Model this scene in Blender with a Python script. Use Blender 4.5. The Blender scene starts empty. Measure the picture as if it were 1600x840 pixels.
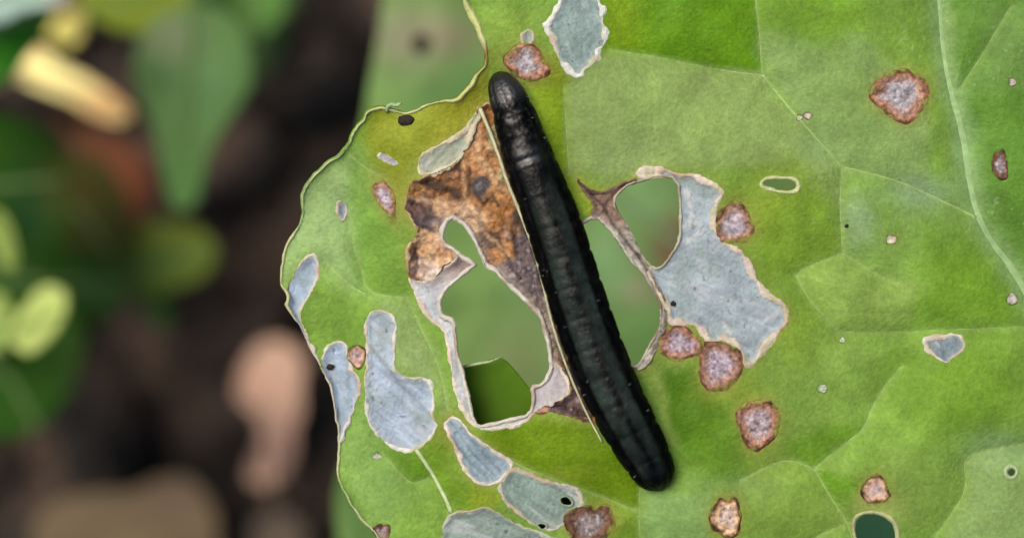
import bpy, math
import numpy as np

# ------------------------------------------------------------------ camera, world, sun, exposure
S = 4.0e-5            # metres on the leaf plane for one photograph pixel (a 28 mm caterpillar)
H = 0.130             # lens to leaf distance in metres
scene = bpy.context.scene
COL = scene.collection

cam_data = bpy.data.cameras.new('camera')
cam = bpy.data.objects.new('camera', cam_data)
COL.objects.link(cam)
cam.location = (0, 0, H)
cam.rotation_euler = (0, 0, 0)
cam_data.sensor_width = 36.0
cam_data.lens = 36.0 * H / (1600 * S)
cam_data.clip_start = 0.002
cam_data.clip_end = 20.0
cam_data.dof.use_dof = True
cam_data.dof.focus_distance = H - 0.0004
cam_data.dof.aperture_fstop = cam_data.lens / 5.4      # a 5.4 mm wide lens opening
scene.camera = cam

SUN_EL, SUN_ROT = math.radians(60), math.radians(-48)
world = bpy.data.worlds.new('World')
scene.world = world
world.use_nodes = True
wn = world.node_tree
bg = wn.nodes['Background']
sky = wn.nodes.new('ShaderNodeTexSky')
sky.sky_type = 'NISHITA'
sky.sun_disc = False
sky.sun_elevation = SUN_EL
sky.sun_rotation = SUN_ROT
sky.dust_density = 6.0
sky.ozone_density = 0.6
wn.links.new(sky.outputs['Color'], bg.inputs['Color'])
bg.inputs['Strength'].default_value = 0.085

sun_data = bpy.data.lights.new('sun', 'SUN')
sun_data.energy = 1.5
sun_data.angle = math.radians(32)
sun_data.color = (1.0, 0.93, 0.80)
sun = bpy.data.objects.new('sun', sun_data)
COL.objects.link(sun)
sd = (math.sin(SUN_ROT) * math.cos(SUN_EL), math.cos(SUN_ROT) * math.cos(SUN_EL), math.sin(SUN_EL))
from mathutils import Vector
sun.rotation_euler = Vector(sd).to_track_quat('Z', 'Y').to_euler()
sun.location = (-0.3, 0.3, 0.5)

vs = scene.view_settings
vs.view_transform = 'Standard'
vs.look = 'None'
vs.gamma = 1.0
vs.exposure = 1.47

# ------------------------------------------------------------------ helpers
K = 0.5


def C(r, g, b):
    c = np.array([r, g, b], float) / 255.0
    lin = np.where(c <= 0.04045, c / 12.92, ((c + 0.055) / 1.055) ** 2.4)
    return lin * K


def w2(x, y, z):
    """photo pixel x, y at height z (in leaf-plane pixels) to metres"""
    x = np.asarray(x, float); y = np.asarray(y, float); z = np.asarray(z, float)
    zm = z * S
    f = (H - zm) / H
    return np.stack([(x - 800) * S * f, (420 - y) * S * f, zm + 0 * x], -1)


_rng = np.random.RandomState(7)
_lat = _rng.rand(256, 256)


def vnoise(x, y, seed=0):
    x = np.asarray(x, float) + seed * 17.31; y = np.asarray(y, float) + seed * 9.73
    xi = np.floor(x).astype(int); yi = np.floor(y).astype(int)
    fx = x - xi; fy = y - yi
    fx = fx * fx * (3 - 2 * fx); fy = fy * fy * (3 - 2 * fy)
    a = _lat[xi % 256, yi % 256]; b = _lat[(xi + 1) % 256, yi % 256]
    c = _lat[xi % 256, (yi + 1) % 256]; d = _lat[(xi + 1) % 256, (yi + 1) % 256]
    return (a * (1 - fx) + b * fx) * (1 - fy) + (c * (1 - fx) + d * fx) * fy


def fbm(x, y, scale, seed=0, octv=3):
    """about -0.5 .. 0.5"""
    r = 0; amp = 0.5; tot = 0
    for k in range(octv):
        r = r + amp * (vnoise(np.asarray(x) / scale * 2 ** k, np.asarray(y) / scale * 2 ** k, seed + k * 3) - 0.5)
        tot += amp; amp *= 0.5
    return r / tot


def sstep(a, b, x):
    t = np.clip((x - a) / (b - a), 0, 1)
    return t * t * (3 - 2 * t)


def chaikin(P, n=2, closed=True):
    P = np.asarray(P, float)
    for _ in range(n):
        Q = np.roll(P, -1, 0) if closed else P[1:]
        A = P if closed else P[:-1]
        N = np.empty((2 * len(A), P.shape[1]))
        N[0::2] = 0.75 * A + 0.25 * Q
        N[1::2] = 0.25 * A + 0.75 * Q
        if not closed:
            N = np.vstack([P[:1], N, P[-1:]])
        P = N
    return P


def seg_dist(x, y, P, closed=False):
    """distance to a polyline and the arc fraction of its nearest point"""
    P = np.asarray(P, float)
    A = P if closed else P[:-1]
    B = np.roll(P, -1, 0) if closed else P[1:]
    best = np.full(np.shape(x), 1e12); frac = np.zeros(np.shape(x))
    n = len(A)
    for k, ((ax, ay), (bx, by)) in enumerate(zip(A, B)):
        dx, dy = bx - ax, by - ay
        L = dx * dx + dy * dy + 1e-9
        t = np.clip(((x - ax) * dx + (y - ay) * dy) / L, 0, 1)
        d = (x - ax - t * dx) ** 2 + (y - ay - t * dy) ** 2
        m = d < best
        best = np.where(m, d, best)
        frac = np.where(m, (k + t) / n, frac)
    return np.sqrt(best), frac


def poly_sd(x, y, P):
    """signed distance, negative inside"""
    d, _ = seg_dist(x, y, P, True)
    P = np.asarray(P, float)
    ins = np.zeros(np.shape(x), bool)
    for (ax, ay), (bx, by) in zip(P, np.roll(P, -1, 0)):
        if ay == by:
            continue
        cond = (ay > y) != (by > y)
        ins ^= cond & (x < (bx - ax) * (y - ay) / (by - ay) + ax)
    return np.where(ins, -d, d)


def march(xs, ys, F):
    """clip a rectilinear grid to F < 0 -> points (n,2), triangles"""
    ny, nx = F.shape
    N = nx * ny
    X, Y = np.meshgrid(xs, ys)
    px = X.ravel(); py = Y.ravel(); f = F.ravel()
    f = np.where(np.abs(f) < 1e-6, 1e-6, f)
    j, i = np.meshgrid(np.arange(nx - 1), np.arange(ny - 1))
    a = (i * nx + j).ravel(); b = a + 1; c = a + nx + 1; d = a + nx
    alt = ((i + j) % 2 == 0).ravel()
    T1 = np.where(alt[:, None], np.stack([a, b, c], 1), np.stack([a, b, d], 1))
    T2 = np.where(alt[:, None], np.stack([a, c, d], 1), np.stack([b, c, d], 1))
    T = np.vstack([T1, T2])
    ins = f < 0
    cnt = ins[T].sum(1)
    faces = [T[cnt == 3]]
    keys = []

    def ek(u, v):
        return np.minimum(u, v) * N + np.maximum(u, v) + N     # > N marks an edge crossing

    t = T[cnt == 1]
    k = np.argmax(ins[t], 1)
    r = np.arange(len(t))
    A, B, D = t[r, k], t[r, (k + 1) % 3], t[r, (k + 2) % 3]
    faces.append(np.stack([A, ek(A, B), ek(A, D)], 1))
    t = T[cnt == 2]
    k = np.argmax(~ins[t], 1)
    r = np.arange(len(t))
    A, B, D = t[r, k], t[r, (k + 1) % 3], t[r, (k + 2) % 3]
    faces.append(np.stack([ek(A, B), B, D], 1))
    faces.append(np.stack([ek(A, B), D, ek(A, D)], 1))
    Fc = np.vstack(faces)
    uq, inv = np.unique(Fc.ravel(), return_inverse=True)
    isn = uq < N
    pts = np.zeros((len(uq), 2))
    pts[isn, 0] = px[uq[isn]]; pts[isn, 1] = py[uq[isn]]
    e = uq[~isn] - N
    u, v = e // N, e % N
    tt = np.clip(f[u] / (f[u] - f[v]), 0.03, 0.97)
    pts[~isn, 0] = px[u] + tt * (px[v] - px[u])
    pts[~isn, 1] = py[u] + tt * (py[v] - py[u])
    return pts, inv.reshape(-1, 3)


def mesh_obj(name, verts, faces, mat, parent=None, cols=None, smooth=True, flip=False):
    """one mesh object; verts in metres, faces as an (n,k) array or a list"""
    me = bpy.data.meshes.new(name)
    if isinstance(faces, np.ndarray):
        if flip:
            faces = faces[:, ::-1]
        n, k = faces.shape
        me.vertices.add(len(verts)); me.loops.add(n * k); me.polygons.add(n)
        me.vertices.foreach_set('co', np.asarray(verts, np.float32).ravel())
        me.loops.foreach_set('vertex_index', faces.astype(np.int32).ravel())
        me.polygons.foreach_set('loop_start', np.arange(0, n * k, k, dtype=np.int32))
        me.polygons.foreach_set('use_smooth', np.full(n, smooth))
        me.update(calc_edges=True)
    else:
        me.from_pydata([tuple(v) for v in verts], [], faces)
        me.polygons.foreach_set('use_smooth', np.full(len(me.polygons), smooth))
    if cols is not None:
        at = me.color_attributes.new('Col', 'FLOAT_COLOR', 'POINT')
        c = np.ones((len(verts), 4), np.float32)
        c[:, :3] = cols
        at.data.foreach_set('color', c.ravel())
    me.materials.append(mat)
    ob = bpy.data.objects.new(name, me)
    COL.objects.link(ob)
    if parent is not None:
        ob.parent = parent
    return ob


def thick(ob, t):
    m = ob.modifiers.new('thickness', 'SOLIDIFY')
    m.thickness = t
    m.offset = -1.0
    return ob


def tag(ob, label=None, category=None, group=None, kind=None):
    if label: ob['label'] = label
    if category: ob['category'] = category
    if group: ob['group'] = group
    if kind: ob['kind'] = kind
    return ob


def empty(name, loc):
    o = bpy.data.objects.new(name, None)
    o.empty_display_size = 0.003
    COL.objects.link(o)
    return o


def tube(path, rad, nseg=8, flat=1.0):
    """path (n,3) metres, radius per point -> verts, faces with closed ends"""
    P = np.asarray(path, float); rad = np.broadcast_to(rad, (len(P),))
    T = np.gradient(P, axis=0)
    T /= np.linalg.norm(T, axis=1)[:, None] + 1e-12
    up = np.tile([0, 0, 1.0], (len(P), 1))
    vert = np.abs(T[:, 2]) > 0.95
    up[vert] = [0, 1.0, 0]
    Sd = np.cross(T, up); Sd /= np.linalg.norm(Sd, axis=1)[:, None] + 1e-12
    U = np.cross(Sd, T)
    a = np.linspace(0, 2 * math.pi, nseg, endpoint=False)
    V = (P[:, None] + rad[:, None, None] * (np.cos(a)[None, :, None] * Sd[:, None] + flat * np.sin(a)[None, :, None] * U[:, None]))
    V = V.reshape(-1, 3)
    F = []
    n = len(P)
    for i in range(n - 1):
        for j in range(nseg):
            k = (j + 1) % nseg
            F.append((i * nseg + j, i * nseg + k, (i + 1) * nseg + k, (i + 1) * nseg + j))
    F.append(tuple(range(nseg - 1, -1, -1)))
    F.append(tuple(range((n - 1) * nseg, n * nseg)))
    return V, F


# ------------------------------------------------------------------ materials
def tissue(name, rough=0.45, spec=0.5, trans=0.25, mottle=0.18, mscale=900.0, bump=0.25, bscale=2500.0, colour=None, veiny=0.0, coat=0.0, gloss=False):
    m = bpy.data.materials.new(name)
    m.use_nodes = True
    nt = m.node_tree
    nd, lk = nt.nodes, nt.links
    b = nd['Principled BSDF']
    out = nd['Material Output']
    tc = nd.new('ShaderNodeTexCoord')
    if colour is None:
        src = nd.new('ShaderNodeAttribute'); src.attribute_name = 'Col'
        csock = src.outputs['Color']
    else:
        src = nd.new('ShaderNodeRGB'); src.outputs[0].default_value = (*[float(v) for v in colour], 1)
        csock = src.outputs[0]
    n1 = nd.new('ShaderNodeTexNoise'); n1.inputs['Scale'].default_value = mscale
    n1.inputs['Detail'].default_value = 5; n1.inputs['Roughness'].default_value = 0.65
    lk.new(tc.outputs['Object'], n1.inputs['Vector'])
    mr = nd.new('ShaderNodeMapRange')
    mr.inputs['From Min'].default_value = 0.25; mr.inputs['From Max'].default_value = 0.75
    mr.inputs['To Min'].default_value = 1 - mottle; mr.inputs['To Max'].default_value = 1 + mottle
    lk.new(n1.outputs['Fac'], mr.inputs['Value'])
    mul = nd.new('ShaderNodeVectorMath'); mul.operation = 'SCALE'
    lk.new(csock, mul.inputs[0]); lk.new(mr.outputs['Result'], mul.inputs['Scale'])
    lk.new(mul.outputs[0], b.inputs['Base Color'])
    b.inputs['Roughness'].default_value = rough
    b.inputs['Specular IOR Level'].default_value = spec
    if gloss:
        lk.new(src.outputs['Alpha'], b.inputs['Specular IOR Level'])
    if coat:
        b.inputs['Coat Weight'].default_value = coat
        b.inputs['Coat Roughness'].default_value = 0.25
    n2 = nd.new('ShaderNodeTexNoise'); n2.inputs['Scale'].default_value = bscale
    n2.inputs['Detail'].default_value = 4
    lk.new(tc.outputs['Object'], n2.inputs['Vector'])
    bp = nd.new('ShaderNodeBump')
    bp.inputs['Strength'].default_value = bump
    bp.inputs['Distance'].default_value = 0.0002
    hsock = n2.outputs['Fac']
    if veiny:
        vo = nd.new('ShaderNodeTexVoronoi'); vo.feature = 'DISTANCE_TO_EDGE'
        vo.inputs['Scale'].default_value = 420.0
        nz = nd.new('ShaderNodeTexNoise'); nz.inputs['Scale'].default_value = 500.0
        lk.new(tc.outputs['Object'], nz.inputs['Vector'])
        mx = nd.new('ShaderNodeMix'); mx.data_type = 'VECTOR'; mx.inputs['Factor'].default_value = 0.0015
        ad = nd.new('ShaderNodeVectorMath'); ad.operation = 'MULTIPLY_ADD'
        ad.inputs[1].default_value = (0.0016, 0.0016, 0.0016)
        lk.new(nz.outputs['Color'], ad.inputs[0]); lk.new(tc.outputs['Object'], ad.inputs[2])
        lk.new(ad.outputs[0], vo.inputs['Vector'])
        r2 = nd.new('ShaderNodeMapRange'); r2.inputs['From Max'].default_value = 0.12
        r2.inputs['To Max'].default_value = veiny
        lk.new(vo.outputs['Distance'], r2.inputs['Value'])
        s2 = nd.new('ShaderNodeMath'); s2.operation = 'ADD'
        lk.new(n2.outputs['Fac'], s2.inputs[0]); lk.new(r2.outputs['Result'], s2.inputs[1])
        hsock = s2.outputs[0]
        r3 = nd.new('ShaderNodeMapRange'); r3.inputs['From Min'].default_value = 0.0; r3.inputs['From Max'].default_value = 0.045
        r3.inputs['To Min'].default_value = 1.07; r3.inputs['To Max'].default_value = 1.0
        lk.new(vo.outputs['Distance'], r3.inputs['Value'])
        m3 = nd.new('ShaderNodeMath'); m3.operation = 'MULTIPLY'
        lk.new(mr.outputs['Result'], m3.inputs[0]); lk.new(r3.outputs['Result'], m3.inputs[1])
        lk.new(m3.outputs[0], mul.inputs['Scale'])
    lk.new(hsock, bp.inputs['Height'])
    lk.new(bp.outputs['Normal'], b.inputs['Normal'])
    if trans > 0:
        tr = nd.new('ShaderNodeBsdfTranslucent')
        lk.new(mul.outputs[0], tr.inputs['Color'])
        mx = nd.new('ShaderNodeMixShader'); mx.inputs[0].default_value = trans
        lk.new(b.outputs[0], mx.inputs[1]); lk.new(tr.outputs[0], mx.inputs[2])
        lk.new(mx.outputs[0], out.inputs['Surface'])
    return m


M_BLADE = tissue('leaf_green', 0.5, 0.09, 0.30, 0.22, 3200, 0.40, 4500, veiny=0.12)
M_PAPER = tissue('papery_skin', 0.5, 0.25, 0.35, 0.16, 3000, 0.5, 4000)
M_RIM = tissue('pale_rim', 0.6, 0.2, 0.25, 0.20, 3500, 0.5, 5000)
M_SPOT = tissue('dead_spot', 0.8, 0.15, 0.15, 0.40, 5000, 0.6, 6000)
M_DEAD = tissue('brown_tissue', 0.6, 0.25, 0.25, 0.32, 3500, 0.8, 4500)
M_VEIN = tissue('vein', 0.55, 0.2, 0.2, 0.10, 900, 0.3, 2500)
M_BACK = tissue('back_leaf', 0.6, 0.06, 0.30, 0.15, 120, 0.2, 400)
M_DRY = tissue('dry_leaf', 0.7, 0.2, 0.2, 0.25, 150, 0.5, 500)

# ------------------------------------------------------------------ traced outlines (photograph pixels)
OUT = [(722, 0), (733, 20), (745, 47), (753, 62), (758, 82), (760, 98), (752, 108), (738, 127), (727, 143), (713, 157), (687, 157),
       (667, 162), (650, 174), (625, 176), (608, 170), (593, 167), (573, 172), (566, 190), (556, 199), (547, 220), (536, 239),
       (513, 252), (493, 270), (482, 285), (470, 308), (473, 330), (469, 347), (457, 367), (445, 387), (438, 420), (437, 447),
       (448, 455), (450, 467), (445, 477), (457, 493), (470, 510), (480, 533), (494, 558), (508, 587), (518, 610), (522, 640),
       (528, 667), (530, 693), (527, 720), (528, 747), (540, 773), (553, 797), (570, 817), (590, 838), (618, 872), (668, 935),
       (760, 1010), (880, 1070), (1050, 1110), (1230, 1130), (1420, 1125), (1600, 1080), (1745, 1000), (1840, 900), (1862, 850),
       (1900, 760), (1935, 600), (1940, 400), (1910, 180), (1840, -20), (1720, -170), (1560, -260), (1380, -300), (1180, -295),
       (1010, -250), (870, -180), (775, -105), (730, -45)]
HOLES = {
    'a': [(703, 340), (720, 346), (733, 362), (745, 386), (753, 403), (757, 416), (773, 423), (783, 437), (803, 453), (821, 471),
          (843, 493), (850, 513), (855, 540), (858, 560), (860, 577), (850, 597), (828, 604), (833, 623), (827, 646), (803, 653),
          (787, 656), (755, 665), (742, 660), (735, 627), (728, 600), (723, 573), (715, 550), (713, 520), (710, 499), (693, 495),
          (688, 480), (690, 462), (707, 443), (727, 427), (741, 417), (745, 414), (740, 410), (730, 405), (713, 390), (692, 378), (693, 357)],
    'c': [(905, 352), (930, 338), (947, 353), (967, 377), (987, 410), (1003, 423), (1017, 447), (1030, 470), (1033, 493),
          (1027, 520), (1013, 540), (1003, 562), (990, 574), (965, 560), (930, 470), (900, 390)],
    'd': [(960, 313), (967, 300), (987, 287), (1013, 280), (1033, 275), (1057, 280), (1062, 313), (1062, 347), (1062, 370),
          (1053, 390), (1040, 410), (1027, 420), (1015, 413), (1000, 393), (987, 363), (973, 340), (962, 326)],
    'h': [(1190, 286), (1200, 279), (1220, 280), (1240, 280), (1248, 290), (1243, 299), (1225, 299), (1205, 294), (1194, 292)],
    'i': [(1334, 815), (1345, 803), (1367, 801), (1388, 808), (1400, 822), (1402, 850), (1385, 870), (1355, 868), (1338, 845)],
    'j': [(1572, 737), (1577, 730), (1584, 730), (1588, 737), (1584, 744), (1576, 744)],
    'p1': [(875, 778), (886, 774), (895, 783), (893, 790), (878, 788)],
    'p2': [(838, 818), (850, 817), (856, 823), (845, 827)],
}
PATCH = {   # papery windows: outline, colour, rim colour, rim width
    'E': ([(995, 268), (1020, 264), (1043, 267), (1060, 272), (1087, 276), (1113, 287), (1130, 303), (1117, 323), (1113, 347),
           (1127, 377), (1153, 390), (1170, 410), (1183, 443), (1202, 464), (1222, 472), (1233, 495), (1222, 515), (1203, 530),
           (1185, 560), (1170, 572), (1160, 557), (1150, 537), (1130, 527), (1118, 533), (1100, 527), (1093, 510), (1067, 503),
           (1046, 508), (1043, 483), (1036, 467), (1020, 440), (1010, 420), (1030, 415), (1058, 380), (1058, 300), (1040, 276), (1000, 280)],
          (178, 194, 202), (230, 216, 198), 4.4),
    'G': ([(850, 43), (862, 30), (872, 10), (880, -12), (900, -25), (930, -18), (936, 5), (945, 14), (938, 30), (947, 48), (946, 67),
           (933, 80), (933, 92), (915, 108), (904, 121), (892, 116), (883, 103), (870, 87), (868, 66)],
          (152, 176, 172), (232, 234, 224), 3.8),
    'K': ([(813, 58), (817, 50), (827, 48), (834, 55), (833, 66), (826, 72), (816, 69)], (172, 186, 186), (214, 216, 190), 2.5),
    'F': ([(1441, 531), (1455, 525), (1475, 525), (1495, 521), (1507, 530), (1505, 545), (1493, 555), (1480, 566), (1466, 560), (1453, 550)],
          (130, 150, 160), (232, 230, 218), 3.2),
    'L1': ([(487, 397), (498, 407), (497, 425), (491, 447), (483, 464), (470, 482), (472, 510), (488, 541), (496, 560), (480, 550),
            (455, 500), (438, 477), (447, 455), (456, 435), (468, 412)], (172, 194, 216), (226, 220, 204), 2.6),
    'L2': ([(507, 553), (512, 541), (522, 534), (540, 537), (545, 557), (548, 577), (558, 588), (562, 607), (557, 627), (547, 653),
            (537, 675), (529, 696), (518, 660), (512, 610), (500, 570)], (174, 196, 220), (226, 224, 214), 2.6),
    'L3': ([(577, 488), (597, 484), (613, 492), (618, 510), (617, 547), (615, 575), (627, 587), (647, 590), (667, 592), (675, 603),
            (677, 627), (675, 650), (684, 664), (678, 677), (663, 693), (647, 705), (627, 703), (607, 694), (590, 681), (577, 657),
            (571, 627), (570, 597), (574, 570), (573, 547), (571, 513)], (180, 198, 216), (228, 228, 214), 2.8),
    'L4': ([(703, 650), (720, 657), (737, 680), (767, 700), (801, 723), (798, 735), (783, 750), (757, 759), (737, 748), (723, 728),
            (716, 707), (703, 682), (694, 663)], (158, 182, 196), (232, 224, 212), 3.2),
    'L5': ([(800, 731), (830, 742), (853, 752), (897, 759), (911, 777), (907, 792), (893, 802), (877, 824), (850, 828), (817, 808),
            (790, 782), (780, 761), (786, 750)], (142, 166, 156), (200, 196, 180), 3.0),
    'L6': ([(707, 800), (740, 798), (760, 790), (783, 803), (817, 823), (850, 834), (890, 850), (880, 885), (790, 905), (720, 890),
            (690, 850), (693, 820)], (148, 168, 158), (186, 190, 170), 2.6),
    'U': ([(526, 318), (534, 314), (541, 322), (541, 338), (534, 345), (527, 338)], (140, 160, 168), (228, 232, 222), 2.8),
    'W': ([(592, 241), (604, 240), (618, 250), (624, 257), (610, 258), (597, 250)], (190, 196, 196), (226, 226, 214), 2.2),
    'T': ([(752, 163), (735, 192), (716, 214), (683, 229), (658, 243), (653, 257), (662, 275), (680, 270), (706, 258), (728, 238),
           (738, 205), (748, 180)], (186, 194, 170), (220, 212, 182), 3.4),
    'N': ([(639, 432), (642, 445), (653, 467), (667, 497), (693, 513), (700, 540), (703, 560), (707, 580), (713, 620), (727, 647),
           (743, 671), (787, 669), (820, 660), (838, 640), (870, 630), (895, 610), (870, 560), (840, 575), (820, 600), (780, 620),
           (740, 560), (720, 480), (745, 440), (762, 412), (722, 384), (716, 402), (690, 420), (680, 436), (660, 440)],
          (216, 222, 230), (238, 228, 212), 2.8),
}
DEAD = [(752, 160), (737, 200), (724, 238), (704, 260), (680, 272), (661, 275), (646, 287), (636, 304), (632, 320), (643, 343),
        (654, 361), (643, 379), (637, 396), (638, 432), (660, 440), (680, 436), (690, 420), (716, 402), (722, 384), (762, 412), (790, 470),
        (840, 575), (870, 560), (895, 610), (870, 630), (832, 628), (833, 647), (860, 643), (890, 650), (927, 661), (965, 650),
        (930, 560), (890, 460), (850, 350), (810, 250), (780, 165)]
STRAND = [(898, 275), (915, 292), (940, 303), (965, 289), (1000, 276), (990, 290), (970, 300), (962, 325), (975, 345), (1000, 395),
          (1018, 425), (1036, 458), (1044, 488), (1038, 522), (1024, 548), (1014, 570), (992, 582), (1002, 560), (1025, 535), (1032, 500),
          (1026, 470), (1003, 430), (985, 415), (960, 375), (938, 345), (922, 336), (930, 320), (912, 300)]
# spots: centre, radii, tilt, kind
SPOT = [(1147, 350, 31, 33, 0, 0), (1062, 537, 34, 27, .1, 0), (1124, 571, 36, 40, 0, 0), (1185, 661, 34, 40, 0, 0), (1408, 149, 44, 40, 0, 1),
        (1135, 808, 26, 32, 0, 2), (1368, 765, 23, 23, 0, 2), (823, 98, 36, 28, .45, 1), (921, 820, 41, 34, -.4, 3), (602, 309, 14, 32, -.45, 0),
        (558, 556, 16, 19, 0, 2), (1563, 257, 13, 25, -.1, 3), (597, 830, 15, 15, .6, 3), (1582, 467, 9, 10, 0, 4), (1393, 374, 9, 8, 0, 4),
        (1249, 184, 6, 5, 0, 4), (1262, 181, 7, 6, 0, 4), (1285, 607, 9, 7, 0, 5), (1316, 531, 5, 5, 0, 5), (589, 712, 8, 6, 0, 5), (1582, 129, 6, 7, 0, 4)]

VEINS = [  # polyline, radius at start, radius at end
    ([(1173, -200), (1180, 0), (1187, 50), (1191, 117)], 3.5, 2.5),
    ([(950, 77), (1035, 90), (1100, 105), (1155, 114), (1191, 117)], 1.2, 2.2),
    ([(1191, 117), (1230, 165), (1275, 215), (1315, 260)], 4.0, 3.0),
    ([(1315, 260), (1312, 325), (1317, 395)], 2.0, 2.0),
    ([(1315, 260), (1365, 272), (1410, 285), (1460, 308), (1525, 340)], 2.2, 4.5),
    ([(881, 135), (885, 210), (890, 270)], 1.5, 1.5),
    ([(1317, 395), (1260, 417), (1243, 430)], 1.6, 1.0),
    ([(1243, 430), (1265, 470), (1305, 512)], 2.2, 1.2),
    ([(1310, 517), (1360, 520), (1485, 515), (1650, 508)], 0.6, 2.6),
    ([(1317, 395), (1370, 430), (1400, 440)], 1.6, 0.8),
    ([(1410, 570), (1380, 605), (1360, 640), (1352, 670), (1310, 700), (1272, 732)], 1.2, 2.6),
    ([(1272, 732), (1230, 715), (1190, 732), (1155, 750)], 2.6, 1.4),
    ([(1272, 732), (1300, 780), (1325, 815), (1345, 880), (1380, 1000)], 2.6, 3.5),
    ([(1325, 815), (1275, 836), (1200, 900)], 1.5, 1.2),
    ([(1620, 690), (1550, 700), (1502, 715), (1515, 765), (1460, 835), (1420, 900)], 1.5, 1.5),
    ([(1000, 762), (998, 800), (1000, 850), (1020, 950)], 2.0, 2.5),
    ([(800, 720), (825, 733), (890, 756), (997, 798)], 1.3, 1.3),
    ([(508, 409), (545, 445), (575, 462)], 1.2, 2.0),
    ([(544, 327), (548, 370), (563, 417), (575, 460), (634, 464)], 1.2, 1.4),
    ([(597, 707), (625, 740), (645, 757), (672, 745)], 1.0, 1.0),
    ([(600, 276), (570, 262), (544, 240)], 1.0, 1.0),
    ([(634, 464), (662, 520), (690, 580), (700, 640)], 1.4, 1.8),
    ([(1580, 10), (1535, 85), (1500, 140)], 1.5, 2.5),
]
MIDRIB = [(1440, -220), (1462, -60), (1467, 0), (1472, 75), (1485, 145), (1505, 215), (1515, 285), (1527, 340), (1550, 380), (1585, 425), (1625, 500),
          (1690, 620), (1770, 740), (1855, 840)]
BODY_C = [(776, 112), (780, 122), (787, 138), (801, 170), (822, 240), (863, 340), (896, 450), (933, 560), (969, 640), (1007, 708), (1024, 740), (1034, 766)]

_vsm = [chaikin(v[0], 2, False) for v in VEINS]
_mid = chaikin(MIDRIB, 2, False)


def leaf_z(x, y):
    """relief of the chewed leaf, in pixels of the leaf plane"""
    x = np.asarray(x, float); y = np.asarray(y, float)
    z = -42 * np.clip((880 - x) / 440, 0, 3) ** 2
    z = z - 55 * np.clip((x - 1450) / 450, 0, 2) ** 2
    z = z - 40 * np.clip((y - 700) / 400, 0, 2) ** 2 - 40 * np.clip((60 - y) / 350, 0, 2) ** 2
    dv = np.full(x.shape, 1e9)
    for v in _vsm:
        d, _ = seg_dist(x, y, v[::2] if len(v) > 12 else v)
        dv = np.minimum(dv, d)
    dm, _ = seg_dist(x, y, _mid[::2])
    dv = np.minimum(dv, dm * 0.8)
    z = z + 19 * (1 - np.exp(-dv / 42)) + 10 * (1 - np.exp(-dm / 60))
    z = z + 13 * fbm(x, y, 150, 3, 2) + 9 * fbm(x, y, 62, 5, 2)
    return z


# fine grid in the frame, coarse outside
XS = np.unique(np.concatenate([np.arange(425, 1630, 2.0), np.arange(1630, 1960, 12.0)]))
YS = np.unique(np.concatenate([np.arange(-320, -24, 12.0), np.arange(-24, 866, 2.0), np.arange(866, 1150, 12.0)]))
GX, GY = np.meshgrid(XS, YS)


def field(P, rag=1.2, rscale=11, seed=0, sm=2, margin=40):
    P = chaikin(P, sm)
    F = np.full(GX.shape, 1000.0)
    x0, y0 = P.min(0) - margin; x1, y1 = P.max(0) + margin
    j0, j1 = np.searchsorted(XS, [x0, x1]); i0, i1 = np.searchsorted(YS, [y0, y1])
    gx, gy = GX[i0:i1, j0:j1], GY[i0:i1, j0:j1]
    F[i0:i1, j0:j1] = poly_sd(gx, gy, P) + rag * 2 * fbm(gx, gy, rscale, seed, 2)
    return F


def sample(F, pts):
    """bilinear sample of a grid field"""
    j = np.clip(np.searchsorted(XS, pts[:, 0], 'right') - 1, 0, len(XS) - 2)
    i = np.clip(np.searchsorted(YS, pts[:, 1], 'right') - 1, 0, len(YS) - 2)
    fx = (pts[:, 0] - XS[j]) / (XS[j + 1] - XS[j]); fy = (pts[:, 1] - YS[i]) / (YS[i + 1] - YS[i])
    return (F[i, j] * (1 - fx) + F[i, j + 1] * fx) * (1 - fy) + (F[i + 1, j] * (1 - fx) + F[i + 1, j + 1] * fx) * fy


def crop(F, pad=3):
    m = F < 0
    ii = np.where(m.any(1))[0]; jj = np.where(m.any(0))[0]
    i0, i1 = max(ii[0] - pad, 0), min(ii[-1] + pad + 1, F.shape[0])
    j0, j1 = max(jj[0] - pad, 0), min(jj[-1] + pad + 1, F.shape[1])
    return XS[j0:j1], YS[i0:i1], F[i0:i1, j0:j1]


ZG = leaf_z(GX, GY)
F_OUT = field(OUT, 1.8, 13, 1)
F_HOLE = {k: field(P, 1.3 if k in 'acd' else 0.5, 8, 2, 1 if k in 'acd' else 2) for k, P in HOLES.items()}
F_H = np.minimum.reduce(list(F_HOLE.values()))
F_PATCH = {k: field(v[0], 2.6, 9, 4 + i, 1) for i, (k, v) in enumerate(PATCH.items())}
F_DEAD = field(DEAD, 4.5, 11, 21, 1)
F_STR = field(STRAND, 1.0, 8, 22, 1)


def spot_field(s, seed):
    cx, cy, rx, ry, tl, kd = s
    c, sn = math.cos(tl), math.sin(tl)
    dx, dy = GX - cx, GY - cy
    u = (c * dx + sn * dy) / rx; v = (-sn * dx + c * dy) / ry
    r = np.sqrt(u * u + v * v)
    m = min(rx, ry)
    a = np.arctan2(v, u)
    wob = 0.08 * np.sin(3 * a + seed) + 0.04 * np.sin(4 * a + 2.1 * seed) + 0.02 * np.sin(7 * a + seed * 3)
    F = (r - 1 - wob) * m + (5.5 if m > 20 else 3.5 if m > 12 else 0.6) * fbm(GX, GY, 16, 30 + seed, 3)
    return np.where(r < 3, F, 1000.0)


F_SPOT = [spot_field(s, i) for i, s in enumerate(SPOT)]
F_SP = np.minimum.reduce(F_SPOT)
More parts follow.
